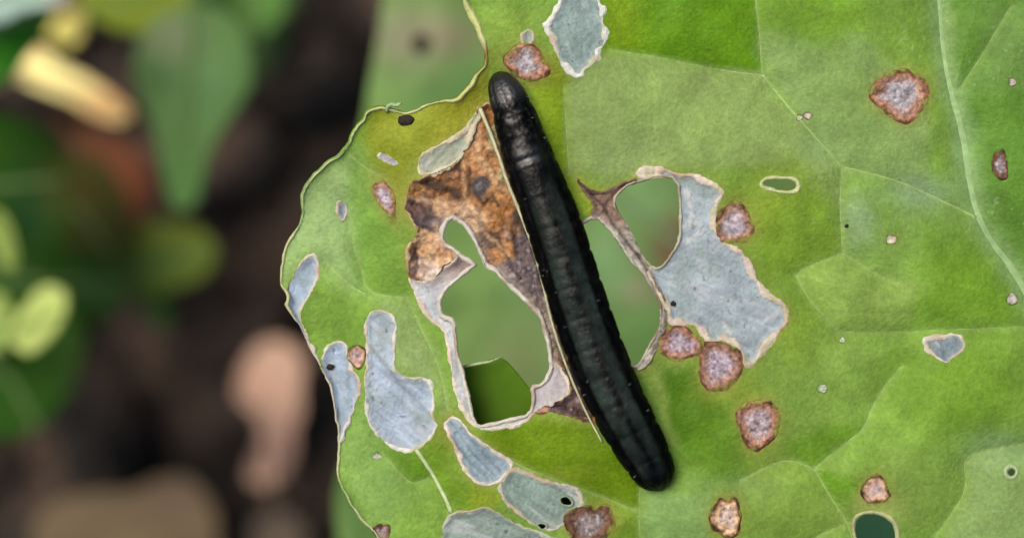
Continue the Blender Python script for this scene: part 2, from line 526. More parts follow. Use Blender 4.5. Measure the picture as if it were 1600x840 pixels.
# priority: holes > spots > strand > papery windows > dead tissue > green blade
taken = np.minimum(F_H, F_SP)
REG = {}
for i, F in enumerate(F_SPOT):
    prev = np.minimum.reduce(F_SPOT[:i]) if i else np.full(GX.shape, 1000.0)
    REG['spot%d' % i] = np.maximum.reduce([F, -F_H, F_OUT, -prev])
REG['strand'] = np.maximum.reduce([F_STR, -taken, F_OUT])
taken = np.minimum(taken, F_STR)
for k, F in F_PATCH.items():
    REG[k] = np.maximum.reduce([F, -taken, F_OUT])
    taken = np.minimum(taken, F)
REG['dead'] = np.maximum.reduce([F_DEAD, -taken, F_OUT])
taken = np.minimum(taken, F_DEAD)
REG['blade'] = np.maximum(F_OUT, -taken)

# ------------------------------------------------------------------ colour of the blade: pigment plus painted sky sheen
PANELS = [   # polygon, colour (own green with sky sheen painted in), softness, strength
    ([(575, 150), (760, 90), (760, 170), (690, 235), (650, 260), (640, 300), (620, 330), (590, 276), (566, 215)], (148, 160, 42), 14, .95),
    ([(690, 150), (760, 90), (765, 175), (715, 215), (680, 215)], (160, 162, 46), 22, .8),
    ([(430, 300), (480, 270), (545, 240), (575, 290), (560, 360), (560, 460), (480, 400), (430, 450)], (164, 196, 128), 26, .85),
    ([(545, 240), (590, 276), (620, 330), (650, 370), (635, 470), (575, 460), (548, 370)], (124, 172, 66), 16, .8),
    ([(500, 470), (575, 465), (570, 540), (500, 530)], (116, 160, 48), 20, .6),
    ([(590, 470), (640, 470), (665, 520), (700, 640), (700, 660), (680, 600), (620, 580)], (158, 184, 118), 16, .8),
    ([(530, 690), (560, 620), (600, 700), (640, 750), (600, 840), (540, 770)], (146, 188, 98), 24, .8),
    ([(597, 705), (655, 705), (680, 745), (640, 752)], (104, 150, 30), 8, .8),
    ([(655, 700), (690, 680), (720, 740), (780, 770), (760, 800), (708, 800)], (116, 156, 24), 14, .8),
    ([(745, 675), (835, 652), (930, 664), (1000, 758), (997, 798), (890, 756), (825, 733), (790, 714)], (112, 148, 10), 7, .98),
    ([(820, 100), (882, 120), (890, 275), (960, 300), (930, 345), (860, 300)], (146, 180, 34), 7, .95),
    ([(930, -80), (945, 30), (950, 77), (1035, 90), (1100, 105), (1191, 117), (1187, 50), (1178, -80)], (104, 156, 18), 5, .95),
    ([(930, -60), (1000, -60), (1000, 80), (945, 77)], (132, 164, 24), 25, .8),
    ([(884, 120), (950, 79), (1035, 92), (1191, 118), (1315, 262), (1312, 325), (1200, 260), (1060, 262), (892, 272)], (146, 174, 98), 6, .9),
    ([(1130, 290), (1250, 250), (1312, 325), (1317, 395), (1243, 430), (1190, 440), (1170, 390)], (126, 162, 48), 26, .8),
    ([(1185, 50), (1191, 117), (1315, 262), (1450, 310), (1470, 200), (1350, 60)], (146, 178, 106), 14, .8),
    ([(1180, -80), (1187, 50), (1300, 80), (1350, 20), (1300, -80)], (112, 158, 34), 26, .8),
    ([(1430, 20), (1465, 20), (1485, 145), (1520, 330), (1450, 300), (1450, 150)], (128, 168, 62), 14, .7),
    ([(1480, -100), (1500, 200), (1535, 340), (1620, 460), (1700, 480), (1700, -100)], (98, 148, 50), 10, .85),
    ([(1530, 0), (1700, 0), (1700, 140), (1530, 130)], (122, 162, 82), 30, .7),
    ([(1315, 262), (1410, 287), (1515, 338), (1480, 420), (1360, 430), (1317, 395)], (132, 170, 80), 12, .7),
    ([(1450, 360), (1540, 390), (1600, 470), (1560, 510), (1440, 510), (1440, 430)], (110, 156, 38), 30, .8),
    ([(1245, 430), (1317, 397), (1440, 440), (1420, 510), (1305, 512), (1265, 470)], (142, 174, 84), 10, .75),
    ([(1190, 530), (1300, 515), (1400, 540), (1360, 640), (1300, 690), (1220, 690)], (136, 172, 76), 26, .7),
    ([(1400, 560), (1560, 540), (1600, 600), (1560, 680), (1440, 680), (1380, 620)], (118, 160, 46), 30, .8),
    ([(1230, 690), (1300, 660), (1350, 668), (1310, 698), (1272, 730), (1232, 712)], (110, 158, 36), 10, .8),
    ([(1275, 735), (1340, 750), (1340, 800), (1326, 812), (1300, 780)], (104, 156, 24), 9, .85),
    ([(1155, 750), (1190, 732), (1230, 716), (1272, 734), (1325, 815), (1260, 900), (1180, 860)], (138, 174, 72), 6, .85),
    ([(1505, 716), (1620, 700), (1640, 860), (1470, 860), (1515, 765)], (148, 180, 108), 10, .8),
    ([(1395, 700), (1500, 720), (1500, 800), (1420, 830), (1390, 780)], (136, 170, 78), 24, .7),
    ([(1005, 575), (1085, 572), (1130, 640), (1110, 700), (1060, 720), (1030, 640)], (80, 126, 16), 16, .95),  # saturated green, with the caterpillar's shadow partly painted in
    ([(1065, 640), (1150, 640), (1180, 720), (1140, 760), (1070, 720)], (104, 150, 34), 22, .8),
    ([(1005, 765), (1060, 770), (1110, 770), (1110, 900), (1005, 900)], (142, 180, 104), 9, .8),
    ([(915, 770), (998, 800), (1000, 900), (960, 900)], (126, 162, 40), 8, .8),
    ([(1010, 575), (1030, 575), (1045, 640), (1060, 700), (1040, 690)], (150, 176, 84), 8, .7),
]
SPLATS = [  # painted pale sky sheen, and yellowing: x, y, rx, ry, colour, strength
    (1340, 345, 25, 40, (158, 188, 146), .6), (1440, 300, 55, 28, (152, 184, 142), .7), (1560, 700, 60, 30, (150, 184, 130), .5),
    (1500, 230, 14, 60, (146, 184, 130), .4), (1275, 230, 30, 30, (152, 186, 124), .5), (1130, 470, 30, 30, (150, 170, 60), .4),
    (1185, 330, 40, 40, (140, 164, 50), .6), (1140, 610, 60, 26, (142, 166, 50), .6), (1368, 795, 50, 26, (158, 176, 96), .8),
    (1240, 520, 40, 60, (132, 166, 50), .6), (700, 670, 40, 30, (140, 150, 40), .6), (640, 320, 30, 40, (160, 160, 60), .5),
    (860, 110, 36, 30, (148, 164, 40), .8), (790, 60, 40, 60, (146, 176, 70), .6), (1185, 710, 40, 26, (142, 168, 70), .5),
    (620, 440, 40, 60, (126, 166, 60), .4), (840, 700, 70, 40, (118, 150, 12), .3), (1220, 270, 50, 26, (136, 166, 60), .6),
    (1330, 150, 60, 60, (136, 172, 84), .5), (1090, 205, 110, 60, (140, 170, 92), .4), (980, 250, 60, 50, (150, 178, 112), .5),
    (1140, 760, 70, 22, (150, 184, 110), .4), (760, 780, 30, 20, (144, 160, 30), .7), (870, 740, 60, 14, (146, 164, 50), .5)]


def blade_col(x, y):
    base = C(132, 172, 68)
    # wandering boundaries so that panel edges are not ruled lines
    xx = x + 16 * fbm(x, y, 34, 41); yy = y + 16 * fbm(x, y, 34, 42)
    col = np.tile(base, (len(x), 1))
    n = fbm(x, y, 70, 43)[:, None]
    col = col * (1 + 0.45 * n)
    for P, c, soft, st in PANELS:
        soft = soft * 1.25 + 1.5
        P = np.asarray(P, float)
        m = (x > P[:, 0].min() - soft - 8) & (x < P[:, 0].max() + soft + 8) & (y > P[:, 1].min() - soft - 8) & (y < P[:, 1].max() + soft + 8)
        if not m.any():
            continue
        f = poly_sd(xx[m], yy[m], P)
        w = st * (1 - sstep(-soft, soft, f))
        col[m] = col[m] * (1 - w[:, None]) + C(*c) * w[:, None]
    for sx, sy, rx, ry, c, st in SPLATS:
        r2 = ((xx - sx) / rx) ** 2 + ((yy - sy) / ry) ** 2
        w = st * np.exp(-r2 ** 1.2)
        col = col * (1 - w[:, None]) + C(*c) * w[:, None]
    dm, _ = seg_dist(xx, yy, _mid[::2])
    w = (0.7 * np.exp(-(dm / 19) ** 2))[:, None]
    col = col * (1 - w) + C(150, 186, 124) * w
    for vp in _vsm:
        m = (x > vp[:, 0].min() - 20) & (x < vp[:, 0].max() + 20) & (y > vp[:, 1].min() - 20) & (y < vp[:, 1].max() + 20)
        if m.any():
            d, _ = seg_dist(x[m], y[m], vp)
            w = (0.32 * np.exp(-(d / 5.0) ** 2))[:, None]
            col[m] = col[m] * (1 - w) + C(162, 190, 112) * w
    # yellow halo round dead tissue, mottling
    pts = np.stack([x, y], 1)
    halo = np.exp(-np.clip(sample(HALO, pts), 0, 200) / 7.0) * 0.6
    col = col * (1 - halo[:, None]) + C(160, 150, 74) * halo[:, None]
    m1 = fbm(x, y, 26, 44, 4)
    col = col * (1 + 0.40 * m1)[:, None] * (1 + 0.35 * fbm(x, y, 80, 46, 2))[:, None]
    # rubbed flecks of wax
    fl = sstep(0.22, 0.36, fbm(x, y, 9, 47, 3)) * sstep(-0.02, 0.2, fbm(x, y, 120, 48))
    fl = fl * (0.25 + 0.75 * sstep(1150, 1350, x))
    col = col + fl[:, None] * (C(176, 200, 150) - col) * 0.55
    return col


HALO = np.minimum.reduce([F_DEAD, F_STR] + [F_SPOT[i] for i in range(10)] + [F_PATCH['E'], F_PATCH['T'], F_PATCH['L4']])

# ------------------------------------------------------------------ the chewed leaf
leaf = empty('chewed_leaf', (0, 0, 0))
tag(leaf, 'large green chewed leaf with holes, papery windows and brown spots, under the caterpillar', 'leaf')


def build_region(name, F, mat, colf, dz=None, parent=leaf, t=0.0):
    xs, ys, f = crop(F)
    pts, tri = march(xs, ys, f)
    x, y = pts[:, 0], pts[:, 1]
    z = sample(ZG, pts)
    if dz is not None:
        z = z + dz(x, y, pts)
    ob = mesh_obj(name, w2(x, y, z), tri, mat, parent, colf(x, y), flip=True)
    if t:
        thick(ob, t)
    return ob


def edge_lift(x, y, pts):
    d = np.clip(-sample(F_OUT, pts), 0, 100)
    return 5 * np.exp(-d / 10) + 7 * np.exp(-d / 22) * np.sin(x / 26 + y / 31)


build_region('blade', REG['blade'], M_BLADE, blade_col, edge_lift, t=0.00022)

# papery windows
for i, (k, (P, c, rc, rw)) in enumerate(PATCH.items()):
    F = F_PATCH[k]
    cc = C(*c)
    ang = [0.4, 1.2, 0.5, 0.9, 1.1, 1.4, 0.7, 0.75, 0.6, 0.3, 1, 0, 2.3, 1.3][i % 14]

    def colf(x, y, k=k, cc=cc, ang=ang, F=F, i=i, rc=rc):
        pts = np.stack([x, y], 1)
        u = x * math.cos(ang) + y * math.sin(ang); v = -x * math.sin(ang) + y * math.cos(ang)
        st = fbm(u / 6, v, 6, 60 + i, 3)
        bl = fbm(x, y, 34, 70 + i)
        col = cc * (1.0 + 0.6 * st + 0.4 * bl)[:, None]
        wh = (sstep(0.10, 0.34, fbm(u / 4, v, 9, 65 + i, 3)) * 0.55)[:, None]
        col = col * (1 - wh) + C(206, 212, 216) * wh
        gr = sstep(0.0, 0.3, fbm(x, y, 28, 80 + i))[:, None] * 0.45
        col = col * (1 - gr) + C(138, 164, 146) * gr
        spk = sstep(0.30, 0.40, fbm(x, y, 7, 90 + i, 2))[:, None]
        col = col * (1 - 0.55 * spk)
        e = np.exp(-np.clip(-sample(F, pts), 0, 99) / 3.0)[:, None] * 0.6
        col = col * (1 - e) + C(*rc) * e
        if k == 'N':      # upper part stained orange and brown
            w = (sstep(470, 400, y) * 0.8)[:, None]
            col = col * (1 - w) + C(196, 160, 130) * w
            w = (np.exp(-((x - 715) ** 2 + (y - 408) ** 2) / 260.0))[:, None]
            col = col * (1 - w) + C(128, 108, 112) * w
            w = (sstep(820, 840, x) * 0.5)[:, None]
            col = col * (1 - w) + C(196, 176, 176) * w
        if k == 'E':
            for P2 in ([(1072, 296), (1082, 330), (1076, 352)], [(1070, 352), (1092, 346), (1090, 366), (1074, 376)], [(1195, 500), (1215, 488)], [(1130, 505), (1140, 520)]):
                d, _ = seg_dist(x + 5 * fbm(x, y, 12, 95), y, P2)
                w = np.exp(-(d / 3.5) ** 2)[:, None] * 0.7
                col = col * (1 - w) + C(224, 226, 226) * w
        if k == 'L3':
            d, _ = seg_dist(x, y, [(585, 548), (625, 600), (682, 656)])
            w = np.exp(-(d / 3.0) ** 2)[:, None] * 0.45
            col = col * (1 - w) + C(104, 112, 120) * w
        if k == 'L4':
            for q in (-6, 3, 11):
                d, _ = seg_dist(x, y, [(702 + q, 662 - q), (735 + q, 710 - q), (770 + q, 745 - q)])
                w = np.exp(-(d / 2.2) ** 2)[:, None] * 0.4
                col = col * (1 - w) + C(92, 110, 106) * w
        return col

    def dz(x, y, pts, F=F, i=i):
        d = np.clip(-sample(F, pts), 0, 99)
        return -3.5 * sstep(0, 12, d) + 2.5 * sstep(3, 14, d) * fbm(x, y, 16, 100 + i, 3)

    po = build_region('papery_patch', REG[k], M_PAPER, colf, dz, t=0.00006)
    # raised callus rim, a ribbon along the boundary that dips into the blade on both sides
    W = 1.1 * rw * np.clip(0.30 + 2.6 * (fbm(GX, GY, 18, 110 + i) + 0.24), 0.22, 1.9)
    others = np.minimum(F_H, F_SP) if k != 'N' else F_H
    R = np.maximum.reduce([np.abs(F) - W, F_OUT - 1.0, -others - 1.0])
    if k == 'N':
        R = np.maximum(R, -F_DEAD - 1.0)

    def dzr(x, y, pts, F=F, W=W):
        f = sample(F, pts); w = sample(W, pts)
        return -0.8 + 2.4 * (1 - np.clip(f / w, -1, 1) ** 2)

    def colr(x, y, rc=rc, i=i):
        n = fbm(x, y, 18, 120 + i)[:, None]
        col = C(*rc) * (1 + 0.35 * n)
        br = sstep(-0.05, 0.25, fbm(x, y, 30, 130 + i))[:, None] * 0.6
        col = col * (1 - br) + C(186, 156, 122) * br
        gn = sstep(0.02, 0.25, fbm(x, y, 24, 135 + i))[:, None] * 0.6
        return col * (1 - gn) + C(178, 184, 130) * gn

    build_region('rim', R, M_RIM, colr, dzr, parent=po)

# brown dead tissue between the hole and the caterpillar
DSPL = [(700, 300, 46, (160, 108, 60)), (760, 250, 26, (178, 128, 80)), (745, 200, 15, (150, 96, 44)), (775, 330, 30, (172, 118, 66)), (660, 320, 22, (120, 88, 78)),
        (752, 292, 17, (76, 68, 70)), (752, 292, 8, (120, 116, 122)), (690, 292, 13, (74, 48, 30)), (668, 286, 11, (84, 58, 36)), (712, 304, 12, (70, 46, 26)),
        (705, 268, 9, (168, 120, 84)), (665, 338, 15, (96, 80, 82)), (684, 348, 10, (110, 92, 94)), (650, 300, 12, (172, 124, 72)),
        (690, 322, 15, (206, 168, 130)), (725, 328, 14, (208, 170, 134)), (750, 342, 14, (204, 166, 128)), (775, 300, 14, (190, 138, 84)), (735, 240, 14, (198, 146, 96)), (770, 230, 12, (196, 168, 120)), (765, 375, 14, (96, 66, 46)), (790, 390, 17, (182, 126, 70)), (760, 400, 11, (170, 110, 60)),
        (820, 400, 30, (104, 90, 92)), (830, 440, 26, (96, 84, 88)), (800, 420, 14, (128, 110, 112)), (795, 350, 16, (150, 104, 62)), (812, 340, 14, (96, 74, 62)),
        (845, 480, 22, (120, 104, 100)), (868, 540, 18, (150, 126, 104)), (644, 400, 6, (120, 94, 92)), (672, 385, 15, (208, 164, 118)), (685, 408, 13, (214, 178, 140)), (662, 418, 12, (206, 178, 156)), (690, 396, 10, (198, 140, 86)), (655, 372, 10, (196, 160, 120)),
        (643, 425, 6, (140, 110, 104)), (676, 424, 13, (222, 206, 190)), (860, 600, 20, (190, 176, 174)), (880, 635, 18, (108, 88, 86)), (905, 645, 16, (104, 80, 70)), (845, 637, 11, (190, 140, 108)),
        (895, 600, 16, (96, 76, 70)), (784, 215, 18, (176, 164, 116)), (795, 265, 16, (178, 158, 112)), (815, 310, 12, (170, 150, 104))]


def dead_col(x, y):
    xx = x + 9 * fbm(x, y, 14, 140); yy = y + 9 * fbm(x, y, 14, 141)
    num = np.zeros((len(x), 3)); den = np.zeros(len(x)) + 1e-9
    for sx, sy, r, c in DSPL:
        w = np.exp(-(((xx - sx) ** 2 + (yy - sy) ** 2) / (0.5 * r * r)) ** 1.5) * (40.0 / r) ** 1.3
        num += w[:, None] * C(*c); den += w
    col = (num + 1e-4 * C(160, 110, 60)) / (den + 1e-4)[:, None]
    for P, r in (([(640, 284), (665, 286), (700, 296), (716, 306)], 5.0), ([(752, 352), (768, 372), (782, 388)], 4.5),
                 ([(640, 316), (660, 318), (668, 340)], 3.5), ([(733, 262), (733, 305)], 3.0), ([(808, 330), (800, 360), (806, 395)], 4.0), ([(692, 268), (716, 262), (718, 276), (700, 282)], 3.0), ([(742, 300), (752, 318), (764, 312)], 4.0), ([(770, 300), (778, 322)], 3.0),
                 ([(780, 380), (800, 420), (830, 460)], 3.5), ([(640, 330), (655, 352), (676, 358)], 3.0), ([(838, 470), (862, 520), (880, 575)], 3.5), ([(646, 380), (650, 410), (645, 432)], 3.0), ([(870, 632), (900, 640), (925, 656)], 4.0), ([(820, 350), (836, 410), (850, 450)], 3.0)):
        d, _ = seg_dist(xx, yy, P)
        w = np.exp(-(d / r) ** 2)[:, None] * 0.8
        col = col * (1 - w) + C(46, 28, 18) * w
    for P, r in (([(650, 308), (690, 318), (730, 322), (762, 338)], 4.0), ([(748, 196), (744, 240), (760, 262), (790, 300)], 5.0), ([(680, 350), (684, 372), (668, 400)], 4.0),
                 ([(745, 345), (762, 366), (790, 396), (800, 404)], 3.0), ([(720, 250), (726, 290), (730, 318)], 3.0)):
        d, _ = seg_dist(xx, yy, P)
        w = np.exp(-(d / r) ** 2)[:, None] * 0.6
        col = col * (1 - w) + C(214, 178, 136) * w
    sp = fbm(x, y, 6, 142, 2)
    col = col * np.clip(1 + 1.2 * sp, 0.3, 1.8)[:, None]
    gy_ = (sstep(0.12, 0.3, fbm(x, y, 8, 144, 2)) * sstep(330, 380, y) * sstep(770, 800, x))[:, None] * 0.7
    col = col * (1 - gy_) + C(176, 164, 166) * gy_
    # bleached next to the hole
    e = np.exp(-np.clip(sample(F_HOLE['a'], np.stack([x, y], 1)), 0, 99) / 8.0)[:, None] * 0.8
    return col * (1 - e) + C(214, 200, 186) * e


def dead_dz(x, y, pts):
    d = np.clip(-sample(F_DEAD, pts), 0, 99)
    return -6 * sstep(0, 14, d) + 14 * sstep(2, 12, d) * fbm(x, y, 20, 143, 3)


do = build_region('dead_patch', REG['dead'], M_DEAD, dead_col, dead_dz, t=0.00008)
tag(do, 'orange brown and grey dead tissue between the big hole and the caterpillar')
Wd = 3.6 * np.clip(0.1 + 2.4 * (fbm(GX, GY, 20, 150) + 0.2), 0.05, 1.6)
Rd = np.maximum.reduce([np.abs(F_DEAD) - Wd, F_OUT - 1, -F_H, -F_PATCH['T'] - 1, -F_PATCH['N'] - 1])
build_region('rim', Rd, M_RIM,
             lambda x, y: (lambda q: (C(120, 80, 52) * (1 - q) + C(200, 176, 132) * q) * (1 + 0.9 * fbm(x, y, 10, 151))[:, None])(sstep(-0.1, 0.15, fbm(x, y, 26, 152))[:, None]),
             lambda x, y, p: -1 + 4 * (1 - np.clip(sample(F_DEAD, p) / sample(Wd, p), -1, 1) ** 2), parent=do)

# dried strand between the two right hand holes


def strand_col(x, y):
    col = np.tile(C(182, 176, 162), (len(x), 1))
    w = (sstep(375, 335, y) * 0.9)[:, None]
    col = col * (1 - w) + C(136, 104, 88) * w
    d, _ = seg_dist(x + 4 * fbm(x, y, 12, 160), y, [(900, 280), (920, 300), (942, 322), (958, 352), (985, 385), (1004, 410), (1022, 440), (1038, 468), (1041, 490), (1034, 525), (1018, 552)])
    w = np.exp(-(d / 3.0) ** 2)[:, None] * 0.9
    col = col * (1 - w) + C(60, 40, 34) * w
    d, _ = seg_dist(x, y, [(1000, 281), (968, 292), (945, 320)])
    w = np.exp(-(d / 3.0) ** 2)[:, None] * 0.85
    col = col * (1 - w) + C(70, 42, 32) * w
    e = np.exp(-np.clip(sample(F_HOLE['c'], np.stack([x, y], 1)), 0, 99) / 5.0)[:, None] * 0.75
    col = col * (1 - e) + C(206, 200, 190) * e
    return col * np.clip(1 + 0.9 * fbm(x, y, 8, 161, 2), 0.4, 1.6)[:, None]


so = build_region('dried_strand', REG['strand'], M_DEAD, strand_col,
                  lambda x, y, p: 3 + 10 * fbm(x, y, 12, 162) - 3 * sstep(0, 6, -sample(F_STR, p)), t=0.00009)
tag(so, 'thin brown dried vein strand between two holes')

# rims of the holes
HR = {'a': ((226, 220, 206), 3.4), 'c': ((214, 208, 190), 2.4), 'd': ((196, 194, 170), 2.2), 'h': ((204, 212, 150), 3.4), 'i': ((186, 192, 136), 3.8),
      'j': ((184, 204, 150), 3.6), 'p1': ((160, 176, 150), 1.6), 'p2': ((160, 176, 150), 1.6)}
for i, (k, (rc, rw)) in enumerate(HR.items()):
    F = F_HOLE[k] - rw * 0.6
    W = rw * (0.7 + 1.2 * np.clip(fbm(GX, GY, 20, 170 + i) + 0.3, 0, 1))
    R = np.maximum(np.abs(F) - W, F_OUT)

    def dzr(x, y, pts, F=F, W=W):
        f = sample(F, pts); w = sample(W, pts)
        return -2.0 + 5.0 * (1 - np.clip(f / w, -1, 1) ** 2)

    def colr(x, y, rc=rc, i=i, k=k):
        col = C(*rc) * (1 + 0.4 * fbm(x, y, 14, 180 + i))[:, None]
        if k in 'ad':
            b = (sstep(0.0, 0.25, fbm(x, y, 34, 190 + i)) * 0.6)[:, None]
            col = col * (1 - b) + C(150, 118, 96) * b
        if k == 'c':
            b = (0.75 * sstep(1000, 1030, x))[:, None]
            col = col * (1 - b) + C(120, 92, 66) * b
        return col

    ro = build_region('hole_rim', R, M_RIM, colr, dzr)

# pale edge of the leaf
We = 0.9 + 5.0 * np.clip(fbm(GX, GY, 34, 200) + 0.22, 0, 1) + 5.5 * np.exp(-((GX - 738) ** 2 / 900.0 + (GY - 22) ** 2 / 1800.0)) + 2.6 * np.exp(-((GX - 725) ** 2 / 1600.0 + (GY - 140) ** 2 / 900.0)) + 1.8 * np.exp(-((GX - 590) ** 2 + (GY - 178) ** 2) / 900.0)
Fe = F_OUT + 1.5 + 0.6 * (We - 3.0).clip(0, 9)
Re = np.maximum(np.abs(Fe) - We, -F_H)


def edge_col(x, y):
    col = np.tile(C(206, 214, 156), (len(x), 1)) * (1 + 0.25 * fbm(x, y, 30, 201))[:, None]
    w = (sstep(470, 520, y) * sstep(700, 640, y) * 0.8)[:, None]
    col = col * (1 - w) + C(222, 212, 200) * w
    w = np.exp(-((x - 757) ** 2 + (y - 88) ** 2) / 420.0)[:, None]
    col = col * (1 - w) + C(140, 92, 48) * w
    w = np.exp(-((x - 738) ** 2 + (y - 25) ** 2) / 1600.0)[:, None] * 0.7
    col = col * (1 - w) + C(222, 226, 140) * w
    w = np.exp(-((x - 720) ** 2 + (y - 145) ** 2) / 2500.0)[:, None] * 0.6
    return col * (1 - w) + C(216, 212, 110) * w


build_region('leaf_edge', Re, M_RIM, edge_col,
             lambda x, y, p: edge_lift(x, y, p) - 2.5 + 7.0 * (1 - np.clip(sample(Fe, p) / sample(We, p), -1, 1) ** 2))

# dead spots
SK = {0: ((138, 96, 70), (168, 134, 116), (170, 160, 170)), 1: ((156, 106, 76), (176, 136, 116), (172, 166, 172)),
      2: ((92, 56, 38), (206, 174, 142), (182, 164, 160)), 3: ((92, 56, 38), (120, 88, 70), (142, 130, 130)),
      4: ((140, 130, 86), (190, 186, 164), (206, 200, 196)), 5: ((150, 182, 112), (186, 202, 164), (202, 214, 192))}
_hue = [(1, 1, 1), (.92, .84, .88), (1, .96, 1), (1.08, 1.0, .95), (1, 1, 1), (1.08, 1.02, .9), (1.0, .95, .95), (1.02, 1, 1), (.9, .9, .9)]
for i, s in enumerate(SPOT):
    F = F_SPOT[i]
    m = min(s[2], s[3])
    ko, km, kc = [C(*c) * np.array(_hue[i % 9]) for c in SK[s[5]]]

    def colf(x, y, F=F, m=m, ko=ko, km=km, kc=kc, i=i):
        t = np.clip(1 + sample(F, np.stack([x, y], 1)) / m + 0.30 * fbm(x, y, 9, 210 + i, 2), 0, 1.1)
        a = sstep(0.35, 0.70, t)[:, None]; b = sstep(0.70, 0.92, t)[:, None]
        col = kc * (1 - a) + km * a
        col = col * (1 - b) + ko * b
        sp = fbm(x, y, 5.0, 220 + i, 2)
        amp = 1.7 if m > 12 else 0.5
        col = col * np.clip(1 + amp * sp, 0.3, 1.9)[:, None]
        dk = sstep(0.82, 0.92, t) * sstep(-0.25, 0.05, fbm(x, y, 14, 230 + i))
        col = col * (1 - 0.6 * dk)[:, None]
        wsp = (sstep(0.16, 0.3, fbm(x, y, 6, 225 + i, 2)) * sstep(0.75, 0.4, t) * (m > 12))[:, None]
        col = col * (1 - 0.7 * wsp) + C(206, 200, 206) * 0.7 * wsp
        w = (sstep(0.88, 1.06, t + 0.40 * fbm(x, y, 12, 235 + i, 2)) * 0.85 * (m > 12))[:, None]
        return col * (1 - w) + blade_col(x, y) * w

    def dz(x, y, pts, F=F, m=m, i=i):
        t = np.clip(1 + sample(F, pts) / m, 0, 1.2)
        return 2.0 * min(1, m / 20) * np.exp(-((t - 0.84) / 0.12) ** 2) - 2.0 * min(1, m / 20) * sstep(0.8, 0.3, t) + (2.5 if m > 12 else 1.0) * fbm(x, y, 8, 240 + i, 2) * sstep(1.0, 0.8, t)

    build_region('leaf_spot', REG['spot%d' % i], M_SPOT, colf, dz, t=0.0001)

# veins and midrib: low ridges half sunk in the blade


def vein_obj(name, P, r0, r1, col, n_it=2, flat=0.6, clip=True, lift=0.0, own=0.0, rs=None):
    P = chaikin(P, n_it, False)
    seg = np.linalg.norm(np.diff(P, axis=0), axis=1)
    L = np.concatenate([[0], np.cumsum(seg)])
    n = max(int(L[-1] / 6), 4)
    s = np.linspace(0, L[-1], n)
    Q = np.stack([np.interp(s, L, P[:, 0]), np.interp(s, L, P[:, 1])], 1)
    Q[:, 0] += 2.0 * fbm(s, s * 0, 25, 250); Q[:, 1] += 2.0 * fbm(s, s * 0 + 9, 25, 251)
    r = (np.interp(s, [0, L[-1]], [r0, r1]) if rs is None else np.interp(Q[:, 1], rs[0], rs[1])) * (1 + 0.35 * fbm(Q[:, 0], Q[:, 1], 18, 252))
    z = leaf_z(Q[:, 0], Q[:, 1]) - r * 0.15 + lift
    V, F = tube(w2(Q[:, 0], Q[:, 1], z), r * S, 8, flat)
    cv = np.tile(C(*col), (n, 1)) * (1 + 0.3 * fbm(Q[:, 0], Q[:, 1], 20, 253))[:, None]
    loc = blade_col(Q[:, 0], Q[:, 1])
    own_ = np.clip(own + 0.5 * own * fbm(Q[:, 0], Q[:, 1], 30, 254), 0, 1)[:, None]
    cv = cv * (1 - own_) + loc * 1.12 * own_
    a8 = np.linspace(0, 2 * math.pi, 8, endpoint=False)
    top = np.clip(np.sin(a8), 0, 1) ** 0.7
    cv = (cv[:, None] * (0.35 + 0.65 * top)[None, :, None] + loc[:, None] * (0.65 - 0.65 * top)[None, :, None]).reshape(-1, 3)
    cv = cv * (1 + 0.35 * (np.random.RandomState(n).rand(len(cv)) - 0.5))[:, None]
    return mesh_obj(name, V, F, M_VEIN, leaf, cv)


for P, r0, r1 in VEINS:
    vein_obj('vein', P, r0 * 0.9, r1 * 0.9, (158, 186, 104), flat=0.32, own=0.75)
vein_obj('midrib', MIDRIB, 7.0, 17.0, (160, 192, 134), flat=0.34, own=0.35, rs=([-220, 0, 100, 180, 230, 300, 360, 460, 840], [7, 8, 10, 14, 16, 13, 13, 15, 24]))
vein_obj('vein', [(750, 170), (770, 215), (788, 270), (806, 316), (828, 370), (846, 430), (858, 490), (880, 560), (905, 622), (940, 690)],
         3.2, 1.6, (206, 206, 170), lift=4.0, flat=1.0)  # added pale strip standing in for the halo and fold along the body
vein_obj('vein', [(650, 702), (675, 736), (698, 782), (706, 800)], 3.6, 3.2, (196, 216, 158), flat=0.6, lift=1.0)
# the petiole runs down to the ground
SOIL = -0.112
pz = leaf_z(np.array([1855.0]), np.array([840.0]))[0]
pp = np.array([(1835, 815, pz - 6), (1870, 856, pz - 20), (1960, 960, pz - 260), (2000, 1010, pz - 900), (2010, 1030, pz - 1900), (2010, 1035, SOIL / S - 60)], float)
pp = chaikin(pp, 3, False)
V, F = tube(w2(pp[:, 0], pp[:, 1], pp[:, 2]), np.linspace(22, 60, len(pp)) * S, 12)
mesh_obj('petiole', V, F, M_VEIN, leaf, np.tile(C(140, 170, 100), (len(V), 1)))
# scrap of torn edge on the upper lip
V, F = tube(w2(np.array([604, 606, 612, 620, 627]), np.array([174, 166, 163, 165, 161]), leaf_z(np.array([604., 606, 612, 620, 627]), np.array([174., 166, 163, 165, 161])) + np.array([2, 6, 9, 10, 11])), np.array([3.5, 3.5, 3, 3.5, 2.0]) * S, 6)
mesh_obj('torn_scrap', V, F, M_RIM, leaf, np.tile(C(180, 206, 150), (len(V), 1)))

# ------------------------------------------------------------------ the caterpillar
M_CAT = tissue('caterpillar_skin', 0.36, 0.055, 0.0, 0.5, 2600, 0.35, 4500, gloss=True)


